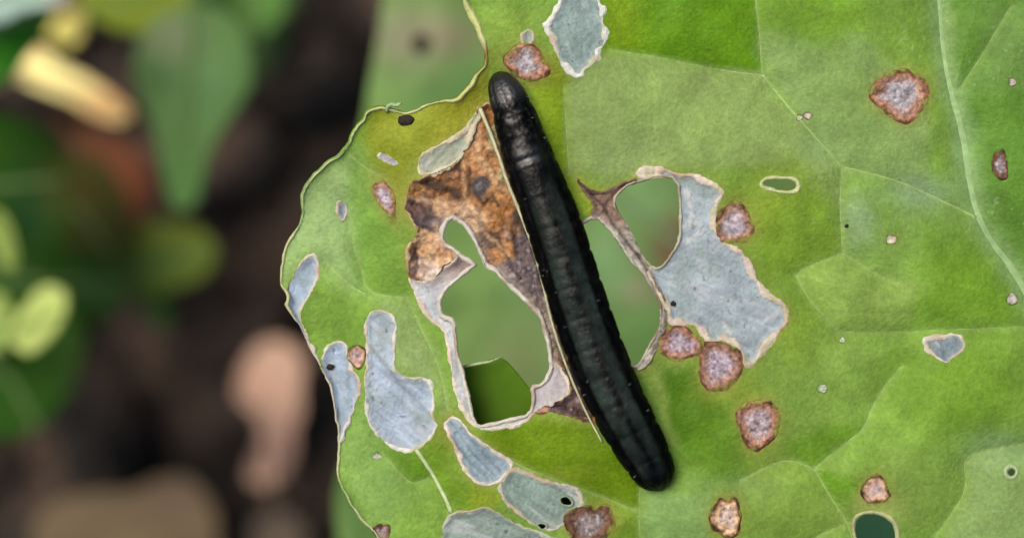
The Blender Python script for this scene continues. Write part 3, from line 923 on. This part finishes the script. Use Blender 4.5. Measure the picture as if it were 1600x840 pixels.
def build_caterpillar():
    P = chaikin(BODY_C, 3, False)
    seg = np.linalg.norm(np.diff(P, axis=0), axis=1)
    L = np.concatenate([[0], np.cumsum(seg)]); L /= L[-1]
    n, m = 260, 64
    # ring positions crowd at the two ends so that the caps stay round
    t = 0.5 - 0.5 * np.cos(np.linspace(0.0, math.pi, n)); t = 0.35 * t + 0.65 * np.linspace(0, 1, n)
    cx = np.interp(t, L, P[:, 0]); cy = np.interp(t, L, P[:, 1])
    k = np.ones(9) / 9
    for _ in range(3):
        cx[4:-4] = np.convolve(cx, k, 'valid'); cy[4:-4] = np.convolve(cy, k, 'valid')
    tx, ty = np.gradient(cx), np.gradient(cy)
    ln = np.hypot(tx, ty); tx /= ln; ty /= ln
    sx, sy = -ty, tx                      # across, towards photo left-down
    tt = [0, .004, .012, .03, .06, .10, .15, .20, .35, .52, .70, .82, .90, .94, .968, .985, .995, 1]
    rr = [1, 9, 16, 22.5, 27.5, 31, 34, 36.5, 40.5, 42, 43, 41, 37.5, 34, 29.5, 22, 13, 1]
    R = np.interp(t, tt, rr)
    R[2:-2] = np.convolve(R, np.ones(5) / 5, 'valid')
    a = np.linspace(0, 2 * math.pi, m, endpoint=False)   # 0 = right side, pi/2 = back, 3pi/2 = belly
    ca, sa = np.cos(a), np.sin(a)
    # cross section: domed back, a groove, a fleshy fold low on each side, flat belly
    prof = 1 - 0.10 * np.exp(-((np.abs(ca) - 0.80) / 0.09) ** 2) * (sa > 0) + 0.07 * np.exp(-((sa + 0.05) / 0.22) ** 2)
    prof = prof - 0.16 * np.clip(-sa - 0.35, 0, 1)
    T, A = np.meshgrid(t, a, indexing='ij')
    SA, CA = np.sin(A), np.cos(A)
    # segments with small folds between them
    nseg = 13
    u = (T - 0.085) / (1 - 0.085) * nseg
    seglist = np.where(u > 0, np.abs(np.sin(math.pi * u)), 1)
    ann = np.where(u > 0, np.abs(np.sin(math.pi * u * 3)), 1)
    head = T < 0.085
    grow = 1 - 0.032 * np.exp(-(seglist / 0.22) ** 2) - 0.010 * np.exp(-(ann / 0.35) ** 2)
    grow = np.where(head, 1.0, grow)
    grow = grow * (1 - 0.045 * np.exp(-((T - 0.088) / 0.012) ** 2))            # neck fold behind the head
    grow = grow - 0.06 * np.exp(-((T - 0.205) / 0.006) ** 2) * (SA > 0) + 0.05 * np.exp(-((T - 0.190) / 0.010) ** 2) * (SA > 0.2) + 0.04 * np.exp(-((T - 0.222) / 0.009) ** 2) * (SA > 0.2)
    # side fold swells once per segment
    grow = grow + 0.018 * seglist * np.exp(-((SA + 0.05) / 0.25) ** 2) * (~head)
    bump = 0.012 * (vnoise(T * 90, A * 4, 260) - 0.5) + 0.008 * (vnoise(T * 260, A * 9, 261) - 0.5)
    # median suture of the head and dimples of the two lobes
    grow = grow - 0.07 * head * np.exp(-((CA) / 0.10) ** 2) * (SA > 0)
    rad = R[:, None] * prof[None] * grow * (1 + bump)
    X = cx[:, None] + sx[:, None] * (-CA) * rad
    Y = cy[:, None] + sy[:, None] * (-CA) * rad
    base = leaf_z(cx, cy)
    kk = np.ones(41) / 41
    pad = np.concatenate([np.full(20, base[0]), base, np.full(20, base[-1])])
    base = np.convolve(pad, kk, 'valid')
    hz = np.where(SA > 0, 0.80, 0.66)
    Z = base[:, None] + 7 + R[:, None] * 0.60 + SA * rad * hz
    # head tips down towards the leaf edge
    Z = Z - (8 * np.clip((0.06 - T) / 0.06, 0, 1) ** 1.5)
    pts = w2(X, Y, Z).reshape(-1, 3)
    F = []
    for i in range(n - 1):
        for j in range(m):
            q = (j + 1) % m
            F.append((i * m + j, i * m + q, (i + 1) * m + q, (i + 1) * m + j))
    F.append(tuple(range(m - 1, -1, -1)))
    F.append(tuple(range((n - 1) * m, n * m)))
    # skin colour: charcoal green back band, black sides, broken black line along the middle
    black = C(1, 1, 2); back = C(40, 50, 46); side = C(18, 19, 26)
    off = -CA
    w = sstep(0.72, 0.56, np.abs(CA)) * (SA > 0) * sstep(0.235, 0.30, T) * sstep(0.99, 0.93, T)
    w = w * (0.75 + 0.9 * (vnoise(T * 34, A * 2.2, 262) - 0.4)) * (0.55 + 0.45 * sstep(0.25, 0.6, T) * sstep(0.93, 0.75, T))
    midl = np.exp(-((CA - 0.06) / (0.17 + 0.06 * np.sin(u * 2 * math.pi))) ** 2) * (0.6 + 0.4 * sstep(0.3, 0.5, vnoise(T * 34, A * 0 + 3, 263)))
    w = np.clip(w * (1 - midl) * (0.75 + 0.25 * seglist), 0, 1.3)
    col = black[None, None] + (back - black)[None, None] * w[..., None]
    hd = (sstep(0.10, 0.06, T) * (SA > 0))[..., None]
    col = col * (1 - hd) + C(7, 8, 12) * hd
    cols = col.reshape(-1, 3)
    # how wet the skin shines: the head capsule and the fold behind the collar most
    gl = (0.04 + 0.45 * sstep(0.085, 0.05, T) + 0.05 * sstep(0.45, 0.75, vnoise(T * 60, A * 5, 266)) + 0.5 * np.exp(-((T - 0.205) / 0.020) ** 2) * np.exp(-(CA / 0.55) ** 2)
          + 0.25 * sstep(0.6, 0.8, vnoise(T * 160, A * 7, 265)) * (SA > 0) * sstep(0.25, 0.1, T)).ravel()

    # true legs and prolegs: pulled out of the belly side faces of the same skin
    import bmesh
    me = bpy.data.meshes.new('body')
    me.from_pydata([tuple(p) for p in pts], [], F)
    bm = bmesh.new(); bm.from_mesh(me)
    lay = bm.verts.layers.float_color.new('Col')
    bm.verts.ensure_lookup_table(); bm.faces.ensure_lookup_table()
    for v in bm.verts:
        c = cols[v.index]; v[lay] = (c[0], c[1], c[2], gl[v.index])
    legs = [0.13, 0.19, 0.25, 0.40, 0.47, 0.54, 0.61, 0.68, 0.75, 0.95]
    jobs = []
    for li, tl in enumerate(legs):
        i = int(np.argmin(np.abs(t - tl)))
        for ang in (math.radians(238), math.radians(302)):
            j = int(round(ang / (2 * math.pi) * m))
            jobs.append(([bm.faces[(i + di) * m + (j + dj)] for di in range(-2, 2) for dj in range(-2, 2)], li, ang, i))
    for fs, li, ang, i in jobs:
        ln_, sc = ((10, 0.35) if li < 3 else (8, 0.7))
        g = base[i] * S
        cur = fs
        for step in range(3):
            r = bmesh.ops.extrude_face_region(bm, geom=cur)
            nv = [e for e in r['geom'] if isinstance(e, bmesh.types.BMVert)]
            nf = [e for e in r['geom'] if isinstance(e, bmesh.types.BMFace)]
            bmesh.ops.delete(bm, geom=cur, context='FACES_ONLY')
            c = sum((v.co for v in nv), Vector()) / len(nv)
            k2 = 1 - (1 - sc) * (step + 1) / 3 * 0.6
            lat = Vector((0.0, 0.0, -1.0))
            for v in nv:
                v.co = c + (v.co - c) * k2 + lat * (ln_ / 3 * S)
            cur = nf
    bm.normal_update()
    bmesh.ops.recalc_face_normals(bm, faces=bm.faces)
    bm.to_mesh(me); bm.free()
    me.polygons.foreach_set('use_smooth', np.full(len(me.polygons), True))
    me.materials.append(M_CAT)
    ob = bpy.data.objects.new('body', me)
    COL.objects.link(ob)
    return ob, (t, cx, cy, sx, sy, R, base)


cat_body, CI = build_caterpillar()
caterpillar = empty('caterpillar', (0, 0, 0))
tag(caterpillar, 'shiny black caterpillar with a charcoal back stripe lying on the chewed leaf', 'caterpillar')
cat_body.parent = caterpillar
# sparse pale bristles along the side folds and the front
M_HAIR = tissue('bristle', 0.4, 0.5, 0.0, 0.05, 900, 0.0, 900, colour=C(110, 110, 112))
t_, cx_, cy_, sx_, sy_, R_, b_ = CI
rb = np.random.RandomState(3)
for k in range(18):
    i = int(np.argmin(np.abs(t_ - rb.uniform(0.04, 0.97))))
    sgn = rb.choice([-1, 1])
    e = rb.uniform(0.15, 0.9)
    ang = e if sgn > 0 else math.pi - e
    r = R_[i]
    ca, sa = math.cos(ang), math.sin(ang)
    p0 = np.array([cx_[i] - sx_[i] * ca * r * 0.95, cy_[i] - sy_[i] * ca * r * 0.95, b_[i] + 7 + r * 0.6 + sa * r * 0.76])
    dr = np.array([-sx_[i] * ca, -sy_[i] * ca, sa * 0.8]) + rb.normal(0, 0.2, 3)
    q = np.stack([p0, p0 + dr * 2.5, p0 + dr * 5 + [0, 0, 0.8]])
    V, F = tube(w2(q[:, 0], q[:, 1], q[:, 2]), np.array([0.7, 0.5, 0.2]) * S, 5)
    mesh_obj('bristle', V, F, M_HAIR, caterpillar)

# ------------------------------------------------------------------ frass pellets on the leaf
M_FRASS = tissue('frass', 0.8, 0.2, 0.0, 0.4, 1500, 0.8, 3000, colour=C(38, 34, 28))
FR = [(636, 187, 14, 9, 'black oblong dropping on the yellowed upper lip of the leaf'),
      (516, 573, 6, 5, 'tiny black dropping on the narrow papery patch at the left leaf edge'),
      (1052, 474, 4, 4, 'tiny black dropping on the large grey papery patch'),
      (1323, 353, 4, 3, 'tiny dark dropping on the green blade beside a fork of veins'),
      ]
for x, y, rx, ry, lab in FR:
    a = np.linspace(0, 2 * math.pi, 12, endpoint=False); b = np.linspace(-1.3, 1.3, 7)
    AA, BB = np.meshgrid(a, b)
    rr = 1 + 0.6 * (vnoise(AA * 2 + x, BB * 2 + y, 5) - 0.5)
    z0 = leaf_z(np.array([float(x)]), np.array([float(y)]))[0] - 5
    X = x + rx * np.cos(AA) * np.cos(BB) * rr; Y = y - ry * np.sin(AA) * np.cos(BB) * rr; Z = z0 + 4.5 + 4 * np.sin(BB) * rr
    n, m = AA.shape
    F = [(i * m + j, i * m + (j + 1) % m, (i + 1) * m + (j + 1) % m, (i + 1) * m + j) for i in range(n - 1) for j in range(m)]
    F += [tuple(range(m - 1, -1, -1)), tuple(range((n - 1) * m, n * m))]
    o = mesh_obj('frass_pellet', w2(X, Y, Z).reshape(-1, 3), F, M_FRASS)
    tag(o, lab, 'dropping', 'droppings on the chewed leaf')

# ------------------------------------------------------------------ leaves and litter behind
def back_leaf(name, label, cat, outline, z0, gx, gy, colf, mid, root, mat=M_BACK, group=None, cell=9.0, wave=40, cup=0.0, rib=(120, 150, 90), rag=4, t=0.0004, stem_r=24, holes=()):
    """outline in photo pixels at height z0 mm; gx, gy slopes; mid = midrib polyline (base first); root = where the petiole meets the soil"""
    P = chaikin(outline, 2)
    x0, y0 = P.min(0) - 20; x1, y1 = P.max(0) + 20
    xs = np.arange(x0, x1, cell); ys = np.arange(y0, y1, cell)
    X, Y = np.meshgrid(xs, ys)
    F = poly_sd(X, Y, P) + rag * 2 * fbm(X, Y, 40, 300)
    for h in holes:
        F = np.maximum(F, -poly_sd(X, Y, chaikin(h, 2)))
    pts, tri = march(xs, ys, F)
    xc, yc = P.mean(0)
    mp = chaikin(mid, 2, False)

    def zf(x, y):
        d, _ = seg_dist(x, y, mp)
        return z0 * 1e-3 / S + gx * (x - xc) + gy * (y - yc) + wave * fbm(x, y, 140, 301) + cup * d

    root_e = empty(name, (0, 0, 0))
    tag(root_e, label, cat, group)
    x, y = pts[:, 0], pts[:, 1]
    b = mesh_obj('blade', w2(x, y, zf(x, y)), tri, mat, root_e, colf(x, y), flip=True)
    thick(b, t)
    zz = zf(mp[:, 0], mp[:, 1]) + 1
    V, Fc = tube(w2(mp[:, 0], mp[:, 1], zz), np.linspace(13, 4, len(mp)) * S, 8, 0.7)
    mesh_obj('midrib', V, Fc, mat, root_e, np.tile(C(*rib), (len(V), 1)))
    bx, by = mp[0]
    zb = zf(mp[:1, 0], mp[:1, 1])[0]
    zs = SOIL / S - 120
    q = np.array([(bx, by, zb - 3), (bx + 0.4 * (root[0] - bx), by + 0.4 * (root[1] - by), zb + 0.15 * (zs - zb)),
                  (root[0], root[1], zb + 0.6 * (zs - zb)), (root[0], root[1], zs)])
    q = chaikin(q, 3, False)
    V, Fc = tube(w2(q[:, 0], q[:, 1], q[:, 2]), np.linspace(15, stem_r, len(q)) * S, 8)
    mesh_obj('petiole', V, Fc, mat, root_e, np.tile(C(*rib), (len(V), 1)))
    return root_e


def mixcol(base, spl=(), var=0.35, sc=90, seed=310, k=1.0):
    def f(x, y):
        col = np.tile(C(*base), (len(x), 1)) * (1 + var * fbm(x, y, sc, seed))[:, None]
        for sx, sy, rx, ry, c, st in spl:
            w = (st * np.exp(-(((x - sx) / rx) ** 2 + ((y - sy) / ry) ** 2)))[:, None]
            col = col * (1 - w) + C(*c) * w
        return np.minimum(col * k, 0.85)
    return f


# big dull leaf under the chewed one
back_leaf('lower_leaf', 'big dull green leaf lying out of focus under the chewed leaf, seen through its holes', 'leaf',
          [(660, -330), (610, -120), (597, 0), (588, 80), (572, 150), (556, 260), (560, 420), (585, 600), (560, 690), (530, 740), (520, 800), (540, 900),
           (640, 1010), (900, 1080), (1200, 1060), (1500, 980), (1680, 800), (1720, 500), (1620, 150), (1420, -130), (1150, -320), (880, -400)],
          -46, -0.10, 0.05,
          mixcol((126, 162, 90), [(640, 60, 70, 50, (170, 160, 140), .7), (700, 60, 50, 30, (178, 150, 136), .5), (780, 150, 120, 60, (96, 150, 84), .7),
                                   (850, 440, 60, 100, (130, 160, 110), .5), (810, 560, 60, 50, (150, 160, 110), .6),
                                   (1052, 378, 34, 60, (140, 96, 84), .95), (995, 455, 30, 24, (190, 160, 150), .6), (1010, 310, 60, 40, (150, 196, 130), .8), (945, 410, 40, 60, (160, 206, 140), .9), (1000, 510, 40, 40, (140, 190, 110), .8),  # green splats painted brighter to offset shade below the right-hand holes
                                   (1367, 830, 90, 60, (80, 140, 100), .9), (560, 780, 50, 120, (92, 130, 70), .8)], 0.6, 70, 311, k=0.98),
          [(1690, 640), (1400, 560), (1100, 420), (900, 250), (760, -50), (700, -250)], (1900, 900), wave=60, rib=(140, 168, 120),
          holes=([(645, 68), (652, 52), (672, 56), (676, 74), (660, 90), (648, 84)],))
# saturated lobe close behind the big hole
back_leaf('leaf_lobe', 'deep green leaf tip close behind the lower end of the biggest hole', 'leaf',
          [(700, 600), (726, 572), (756, 566), (783, 556), (806, 580), (831, 612), (850, 640), (905, 740), (930, 840), (880, 930), (800, 900), (770, 780), (735, 690)],
          -2.6, 0.05, -0.1, mixcol((104, 150, 36), [(860, 790, 60, 60, (60, 120, 40), .8)], 0.3, 40, 312, k=0.75),
          [(885, 925), (880, 820), (862, 720), (850, 660)], (960, 1050), cell=5, wave=10, rib=(120, 160, 60), rag=1, t=0.0002)
V, F = tube(w2(np.array([724, 745, 765, 786]), np.array([573, 568, 565, 556]), np.array([-30., -20, -24, -30])), np.array([2.2, 2.5, 2.2, 1.2]) * S, 6)
mesh_obj('torn_thread', V, F, M_RIM, leaf, np.tile(C(196, 214, 160), (len(V), 1)))

GB = 'blurred leaves low over the soil'
back_leaf('weed_leaf', 'dull grey green drooping leaf with a narrow tip over the soil', 'leaf',
          [(205, 90), (235, 30), (300, 5), (360, 20), (398, 90), (388, 150), (345, 200), (320, 260), (305, 325), (270, 332), (252, 270), (248, 210), (215, 150)],
          -62, 0.3, -0.4, mixcol((108, 148, 84), [(270, 60, 50, 40, (150, 150, 124), .7), (330, 130, 50, 60, (112, 156, 100), .6), (285, 280, 30, 50, (84, 136, 70), .8)]),
          [(300, 0), (300, 100), (290, 220), (286, 325)], (330, -160), group=GB)
back_leaf('weed_leaf', 'olive green leaf above the bright straw coloured dead leaf', 'leaf',
          [(120, -20), (180, -60), (290, -60), (310, -10), (270, 40), (215, 58), (160, 40), (130, 20)],
          -66, 0.1, 0.3, mixcol((128, 148, 42), [], k=1.0), [(300, -50), (220, 0), (140, 15)], (420, -180), group=GB)
back_leaf('weed_leaf', 'mid green leaf next to the olive green leaf and above the drooping leaf', 'leaf',
          [(285, -70), (400, -80), (450, -30), (440, 40), (400, 60), (350, 30), (300, 10)],
          -72, 0.1, 0.3, mixcol((98, 146, 70), [(300, 10, 16, 20, (40, 60, 20), .6)]), [(380, -90), (390, -20), (400, 50)], (400, -220), group=GB)
back_leaf('weed_leaf', 'vivid dark green leaf with a pale bluish edge in the corner beyond the straw', 'leaf',
          [(-120, -10), (-60, -40), (20, -10), (90, 12), (70, 50), (40, 95), (10, 125), (-60, 160), (-130, 100)],
          -50, -0.1, -0.3, mixcol((64, 140, 36), []), [(-120, 60), (-20, 50), (80, 20)], (-200, 100), group=GB)
back_leaf('weed_leaf', 'pale bluish green leaf tip over the vivid dark green leaf', 'leaf',
          [(-100, -30), (-30, -70), (60, -60), (118, -20), (92, 12), (40, 16), (10, 34), (-40, 46), (-100, 30)],
          -44, 0.1, 0.1, mixcol((186, 216, 200), [(95, 5, 20, 20, (210, 170, 160), .7)]), [(-90, -10), (0, -10), (100, -12)], (-220, -40), rib=(180, 210, 190), group=GB)
back_leaf('weed_leaf', 'broad dark green leaf beside the rusty stalk', 'leaf',
          [(-90, 190), (0, 175), (70, 195), (112, 250), (118, 330), (90, 400), (40, 430), (-40, 420), (-110, 330)],
          -64, -0.2, 0.2, mixcol((46, 92, 12), [(50, 320, 30, 60, (40, 92, 54), .7), (90, 290, 30, 50, (110, 90, 44), .5)], k=0.75), [(-100, 300), (0, 290), (100, 280)], (-240, 330), group=GB)
back_leaf('weed_leaf', 'yellow green broad leaf lying flat over dark soil', 'leaf',
          [(180, 390), (200, 350), (250, 340), (310, 355), (345, 390), (325, 430), (275, 455), (225, 460), (190, 440)],
          -84, 0.1, 0.1, mixcol((124, 142, 54), [(240, 420, 50, 30, (90, 136, 56), .7)]), [(185, 440), (250, 400), (335, 392)], (120, 520), group=GB)
back_leaf('weed_leaf', 'small green forked leaf under the yellow green broad leaf', 'leaf',
          [(110, 400), (160, 390), (230, 430), (270, 480), (262, 520), (235, 500), (200, 450), (165, 490), (130, 480), (112, 440)],
          -88, 0.1, 0.1, mixcol((86, 134, 62), []), [(120, 440), (180, 440), (255, 505)], (60, 520), group=GB)
back_leaf('weed_leaf', 'dark green lowest leaf hanging over bare black soil', 'leaf',
          [(-90, 480), (-20, 440), (60, 450), (125, 490), (132, 560), (95, 640), (40, 685), (-30, 680), (-100, 600)],
          -68, -0.2, 0.2, mixcol((54, 106, 22), [(110, 560, 40, 60, (80, 110, 50), .5)], k=0.75), [(-90, 560), (0, 560), (60, 670)], (-220, 560), group=GB)
back_leaf('weed_leaf', 'small pale lime leaf tip catching the light on the dark lowest leaf', 'leaf',
          [(16, 528), (30, 482), (58, 450), (98, 446), (106, 474), (90, 514), (64, 548), (34, 556)],
          -52, 0.0, 0.0, mixcol((206, 224, 128), [], 0.2, k=1.15), [(28, 520), (60, 500), (94, 490)], (-60, 580), rib=(150, 180, 90), group=GB)
back_leaf('weed_leaf', 'narrow lime green leaf blade beside the broad dark leaf', 'leaf',
          [(-30, 330), (-6, 322), (14, 345), (26, 385), (28, 420), (10, 425), (-10, 390)],
          -54, 0.0, 0.0, mixcol((176, 200, 104), [], 0.2), [(-20, 335), (5, 370), (22, 418)], (-120, 300), rib=(150, 180, 90), group=GB)
back_leaf('weed_leaf', 'lime green leaf end next to the small pale lime tip', 'leaf',
          [(-50, 450), (-8, 455), (16, 470), (20, 520), (6, 548), (-40, 556)],
          -56, 0.0, 0.0, mixcol((178, 204, 110), [], 0.2), [(-45, 500), (-10, 500), (16, 500)], (-150, 520), rib=(150, 180, 90), group=GB)

back_leaf('weed_leaf', 'shaded olive brown leaf under the rusty withered leaf', 'leaf',
          [(60, 260), (110, 230), (170, 250), (200, 320), (190, 400), (140, 430), (90, 400), (64, 330)],
          -80, 0.1, 0.2, mixcol((84, 92, 34), [(120, 300, 40, 50, (110, 80, 40), .6)], 0.5, 60, k=0.8), [(70, 300), (130, 330), (180, 410)], (20, 260), group=GB)
back_leaf('weed_leaf', 'wide shaded green leaf below the broad dark one and the olive brown one', 'leaf',
          [(-60, 400), (10, 385), (90, 380), (170, 400), (205, 440), (170, 500), (110, 520), (60, 480), (-20, 470)],
          -78, 0.1, 0.2, mixcol((54, 100, 24), [(150, 450, 40, 30, (70, 120, 60), .6)], 0.5, 60, k=0.8), [(-50, 430), (60, 440), (195, 445)], (-160, 440), group=GB)
back_leaf('weed_leaf', 'dull green leaf between the drooping leaf and the woody dark soil strip', 'leaf',
          [(330, 60), (380, 20), (430, 10), (452, 50), (430, 110), (390, 130), (350, 110)],
          -84, 0.1, 0.2, mixcol((96, 128, 76), [], 0.5, 60, k=0.7), [(450, 20), (400, 70), (350, 105)], (500, -120), group=GB)
# straw coloured dead leaves and litter lie on the soil or lean on stalks
back_leaf('dead_leaf', 'bright straw coloured dead leaf with an orange tinted end', 'dead leaf',
          [(22, 112), (26, 92), (48, 70), (68, 78), (92, 102), (140, 126), (180, 148), (206, 172), (200, 190), (168, 190), (130, 174), (90, 148), (44, 132)],
          -74, 0.1, -0.1, mixcol((252, 240, 160), [(170, 165, 55, 30, (214, 160, 104), 1), (45, 75, 22, 16, (230, 170, 120), .7)], 0.3, k=1.75),
          [(20, 110), (90, 128), (205, 185)], (-40, 150), mat=M_DRY, rib=(220, 200, 140), stem_r=14)
back_leaf('dead_leaf', 'small pale yellow leaf above the straw coloured dead leaf', 'dead leaf',
          [(72, 55), (84, 32), (112, 20), (132, 26), (128, 56), (112, 76), (90, 74)],
          -76, 0.1, -0.1, mixcol((250, 240, 130), [], 0.15, k=1.0), [(130, 22), (105, 48), (82, 66)], (180, -60), mat=M_DRY, rib=(220, 210, 120), stem_r=14)
back_leaf('dead_leaf', 'rusty brown withered leaf between dark green leaf and drooping leaf', 'dead leaf',
          [(110, 205), (170, 210), (225, 240), (242, 300), (225, 350), (170, 365), (135, 350), (120, 290)],
          -92, 0.1, 0.1, mixcol((128, 70, 36), [(150, 320, 50, 30, (136, 84, 44), .6)], 0.5, 60), [(120, 215), (180, 280), (210, 350)], (90, 180), mat=M_DRY, rib=(120, 80, 50), stem_r=14)
back_leaf('dead_leaf', 'pale peach curled dead leaf standing out from dark soil beside the chewed leaf', 'dead leaf',
          [(368, 596), (384, 566), (398, 538), (430, 526), (462, 540), (478, 572), (466, 604), (470, 640), (456, 676), (462, 712), (436, 752), (402, 764), (384, 742), (398, 712), (412, 676), (398, 640), (372, 626)],
          -98, 0.15, -0.1, mixcol((250, 204, 172), [(420, 710, 50, 60, (96, 74, 72), 1), (380, 600, 26, 30, (216, 160, 124), .5), (440, 660, 30, 40, (190, 150, 132), .6)], 0.3, 60, k=1.2),
          [(420, 750), (420, 650), (424, 545)], (430, 790), mat=M_DRY, rib=(220, 180, 150), stem_r=14, cup=-0.4)
back_leaf('dead_leaf', 'flat tan dead leaf lying along the lower soil', 'dead leaf',
          [(40, 860), (60, 800), (120, 770), (200, 770), (250, 745), (300, 745), (335, 790), (345, 850), (300, 920), (150, 930)],
          -96, 0.05, 0.05, mixcol((156, 134, 98), [(110, 840, 60, 40, (130, 110, 80), .6), (270, 780, 50, 30, (150, 120, 104), .6)], 0.5, 80, k=0.55),
          [(340, 860), (220, 820), (70, 820)], (400, 900), mat=M_DRY, rib=(120, 100, 76), stem_r=14)
back_leaf('dead_leaf', 'small greyish tan dead leaf beside the flat tan one, by the chewed leaf', 'dead leaf',
          [(385, 830), (410, 800), (450, 795), (480, 830), (470, 880), (420, 890)],
          -98, 0.05, 0.05, mixcol((140, 122, 104), [], 0.5, 50, k=0.45), [(475, 880), (440, 840), (395, 825)], (500, 930), mat=M_DRY, rib=(110, 95, 80), stem_r=12)
back_leaf('dead_leaf', 'dull brown dead leaf fragment half sunk in the soil above the peach one', 'dead leaf',
          [(270, 520), (330, 480), (400, 470), (440, 500), (420, 540), (350, 570), (290, 570)],
          -101, 0.05, 0.05, mixcol((98, 78, 64), [], 0.5, 60, k=0.55), [(280, 550), (350, 520), (430, 505)], (240, 560), mat=M_DRY, rib=(90, 75, 60), stem_r=12)

# ------------------------------------------------------------------ soil
M_SOIL = bpy.data.materials.new('soil')
M_SOIL.use_nodes = True
nt = M_SOIL.node_tree; nd = nt.nodes; lk = nt.links
pb = nd['Principled BSDF']; pb.inputs['Roughness'].default_value = 0.9; pb.inputs['Specular IOR Level'].default_value = 0.2
tc = nd.new('ShaderNodeTexCoord')
nz = nd.new('ShaderNodeTexNoise'); nz.inputs['Scale'].default_value = 70; nz.inputs['Detail'].default_value = 5
lk.new(tc.outputs['Object'], nz.inputs['Vector'])
cr = nd.new('ShaderNodeValToRGB')
cr.color_ramp.elements[0].position = 0.40; cr.color_ramp.elements[0].color = (0.004, 0.0035, 0.003, 1)
cr.color_ramp.elements[1].position = 0.70; cr.color_ramp.elements[1].color = (0.060, 0.040, 0.029, 1)
lk.new(nz.outputs['Fac'], cr.inputs['Fac']); lk.new(cr.outputs['Color'], pb.inputs['Base Color'])
n2 = nd.new('ShaderNodeTexNoise'); n2.inputs['Scale'].default_value = 400; n2.inputs['Detail'].default_value = 6
lk.new(tc.outputs['Object'], n2.inputs['Vector'])
bp = nd.new('ShaderNodeBump'); bp.inputs['Strength'].default_value = 0.8; bp.inputs['Distance'].default_value = 0.002
lk.new(n2.outputs['Fac'], bp.inputs['Height']); lk.new(bp.outputs['Normal'], pb.inputs['Normal'])

ax = np.unique(np.concatenate([-np.geomspace(0.16, 6, 30), np.linspace(-0.16, 0.16, 180), np.geomspace(0.16, 6, 30)]))
SX, SY = np.meshgrid(ax, ax)


def soil_z(x, y):
    return SOIL + 0.014 * fbm(x * 1000, y * 1000, 45, 400, 4) + 0.006 * fbm(x * 1000, y * 1000, 9, 401, 3)


SZ = soil_z(SX, SY)
n = len(ax)
i, j = np.meshgrid(np.arange(n - 1), np.arange(n - 1), indexing='ij')
q = np.stack([(i * n + j), (i * n + j + 1), ((i + 1) * n + j + 1), ((i + 1) * n + j)], -1).reshape(-1, 4)
so_ = mesh_obj('soil', np.stack([SX, SY, SZ], -1).reshape(-1, 3), q, M_SOIL)
tag(so_, 'dark crumbly garden soil', 'soil', kind='structure')

# loose crumbs of earth, too many to count
rc = np.random.RandomState(11)
vv, ff = [], []
ico = [(0, 0, 1), (.89, 0, .45), (.28, .85, .45), (-.72, .53, .45), (-.72, -.53, .45), (.28, -.85, .45), (.72, .53, -.45), (-.28, .85, -.45), (-.89, 0, -.45), (-.28, -.85, -.45), (.72, -.53, -.45), (0, 0, -1)]
icf = [(0, 1, 2), (0, 2, 3), (0, 3, 4), (0, 4, 5), (0, 5, 1), (1, 6, 2), (2, 7, 3), (3, 8, 4), (4, 9, 5), (5, 10, 1), (2, 6, 7), (3, 7, 8), (4, 8, 9), (5, 9, 10), (1, 10, 6), (6, 11, 7), (7, 11, 8), (8, 11, 9), (9, 11, 10), (10, 11, 6)]
ico = np.array(ico); icf = np.array(icf)
for k in range(3200):
    x, y = rc.uniform(-0.13, 0.13), rc.uniform(-0.09, 0.09)
    r = 0.0008 + 0.0055 * rc.rand() ** 4
    p = ico * r * rc.uniform(0.6, 1.3, 3) * rc.uniform(0.8, 1.15, (12, 1))
    ff.append(icf + 12 * k)
    vv.append(p + [x, y, soil_z(np.array(x), np.array(y)) + r * 0.3])
cr_ = mesh_obj('soil_crumbs', np.vstack(vv), np.vstack(ff), M_SOIL, smooth=False)
tag(cr_, 'loose crumbs of dark earth strewn over the soil', 'soil', kind='stuff')
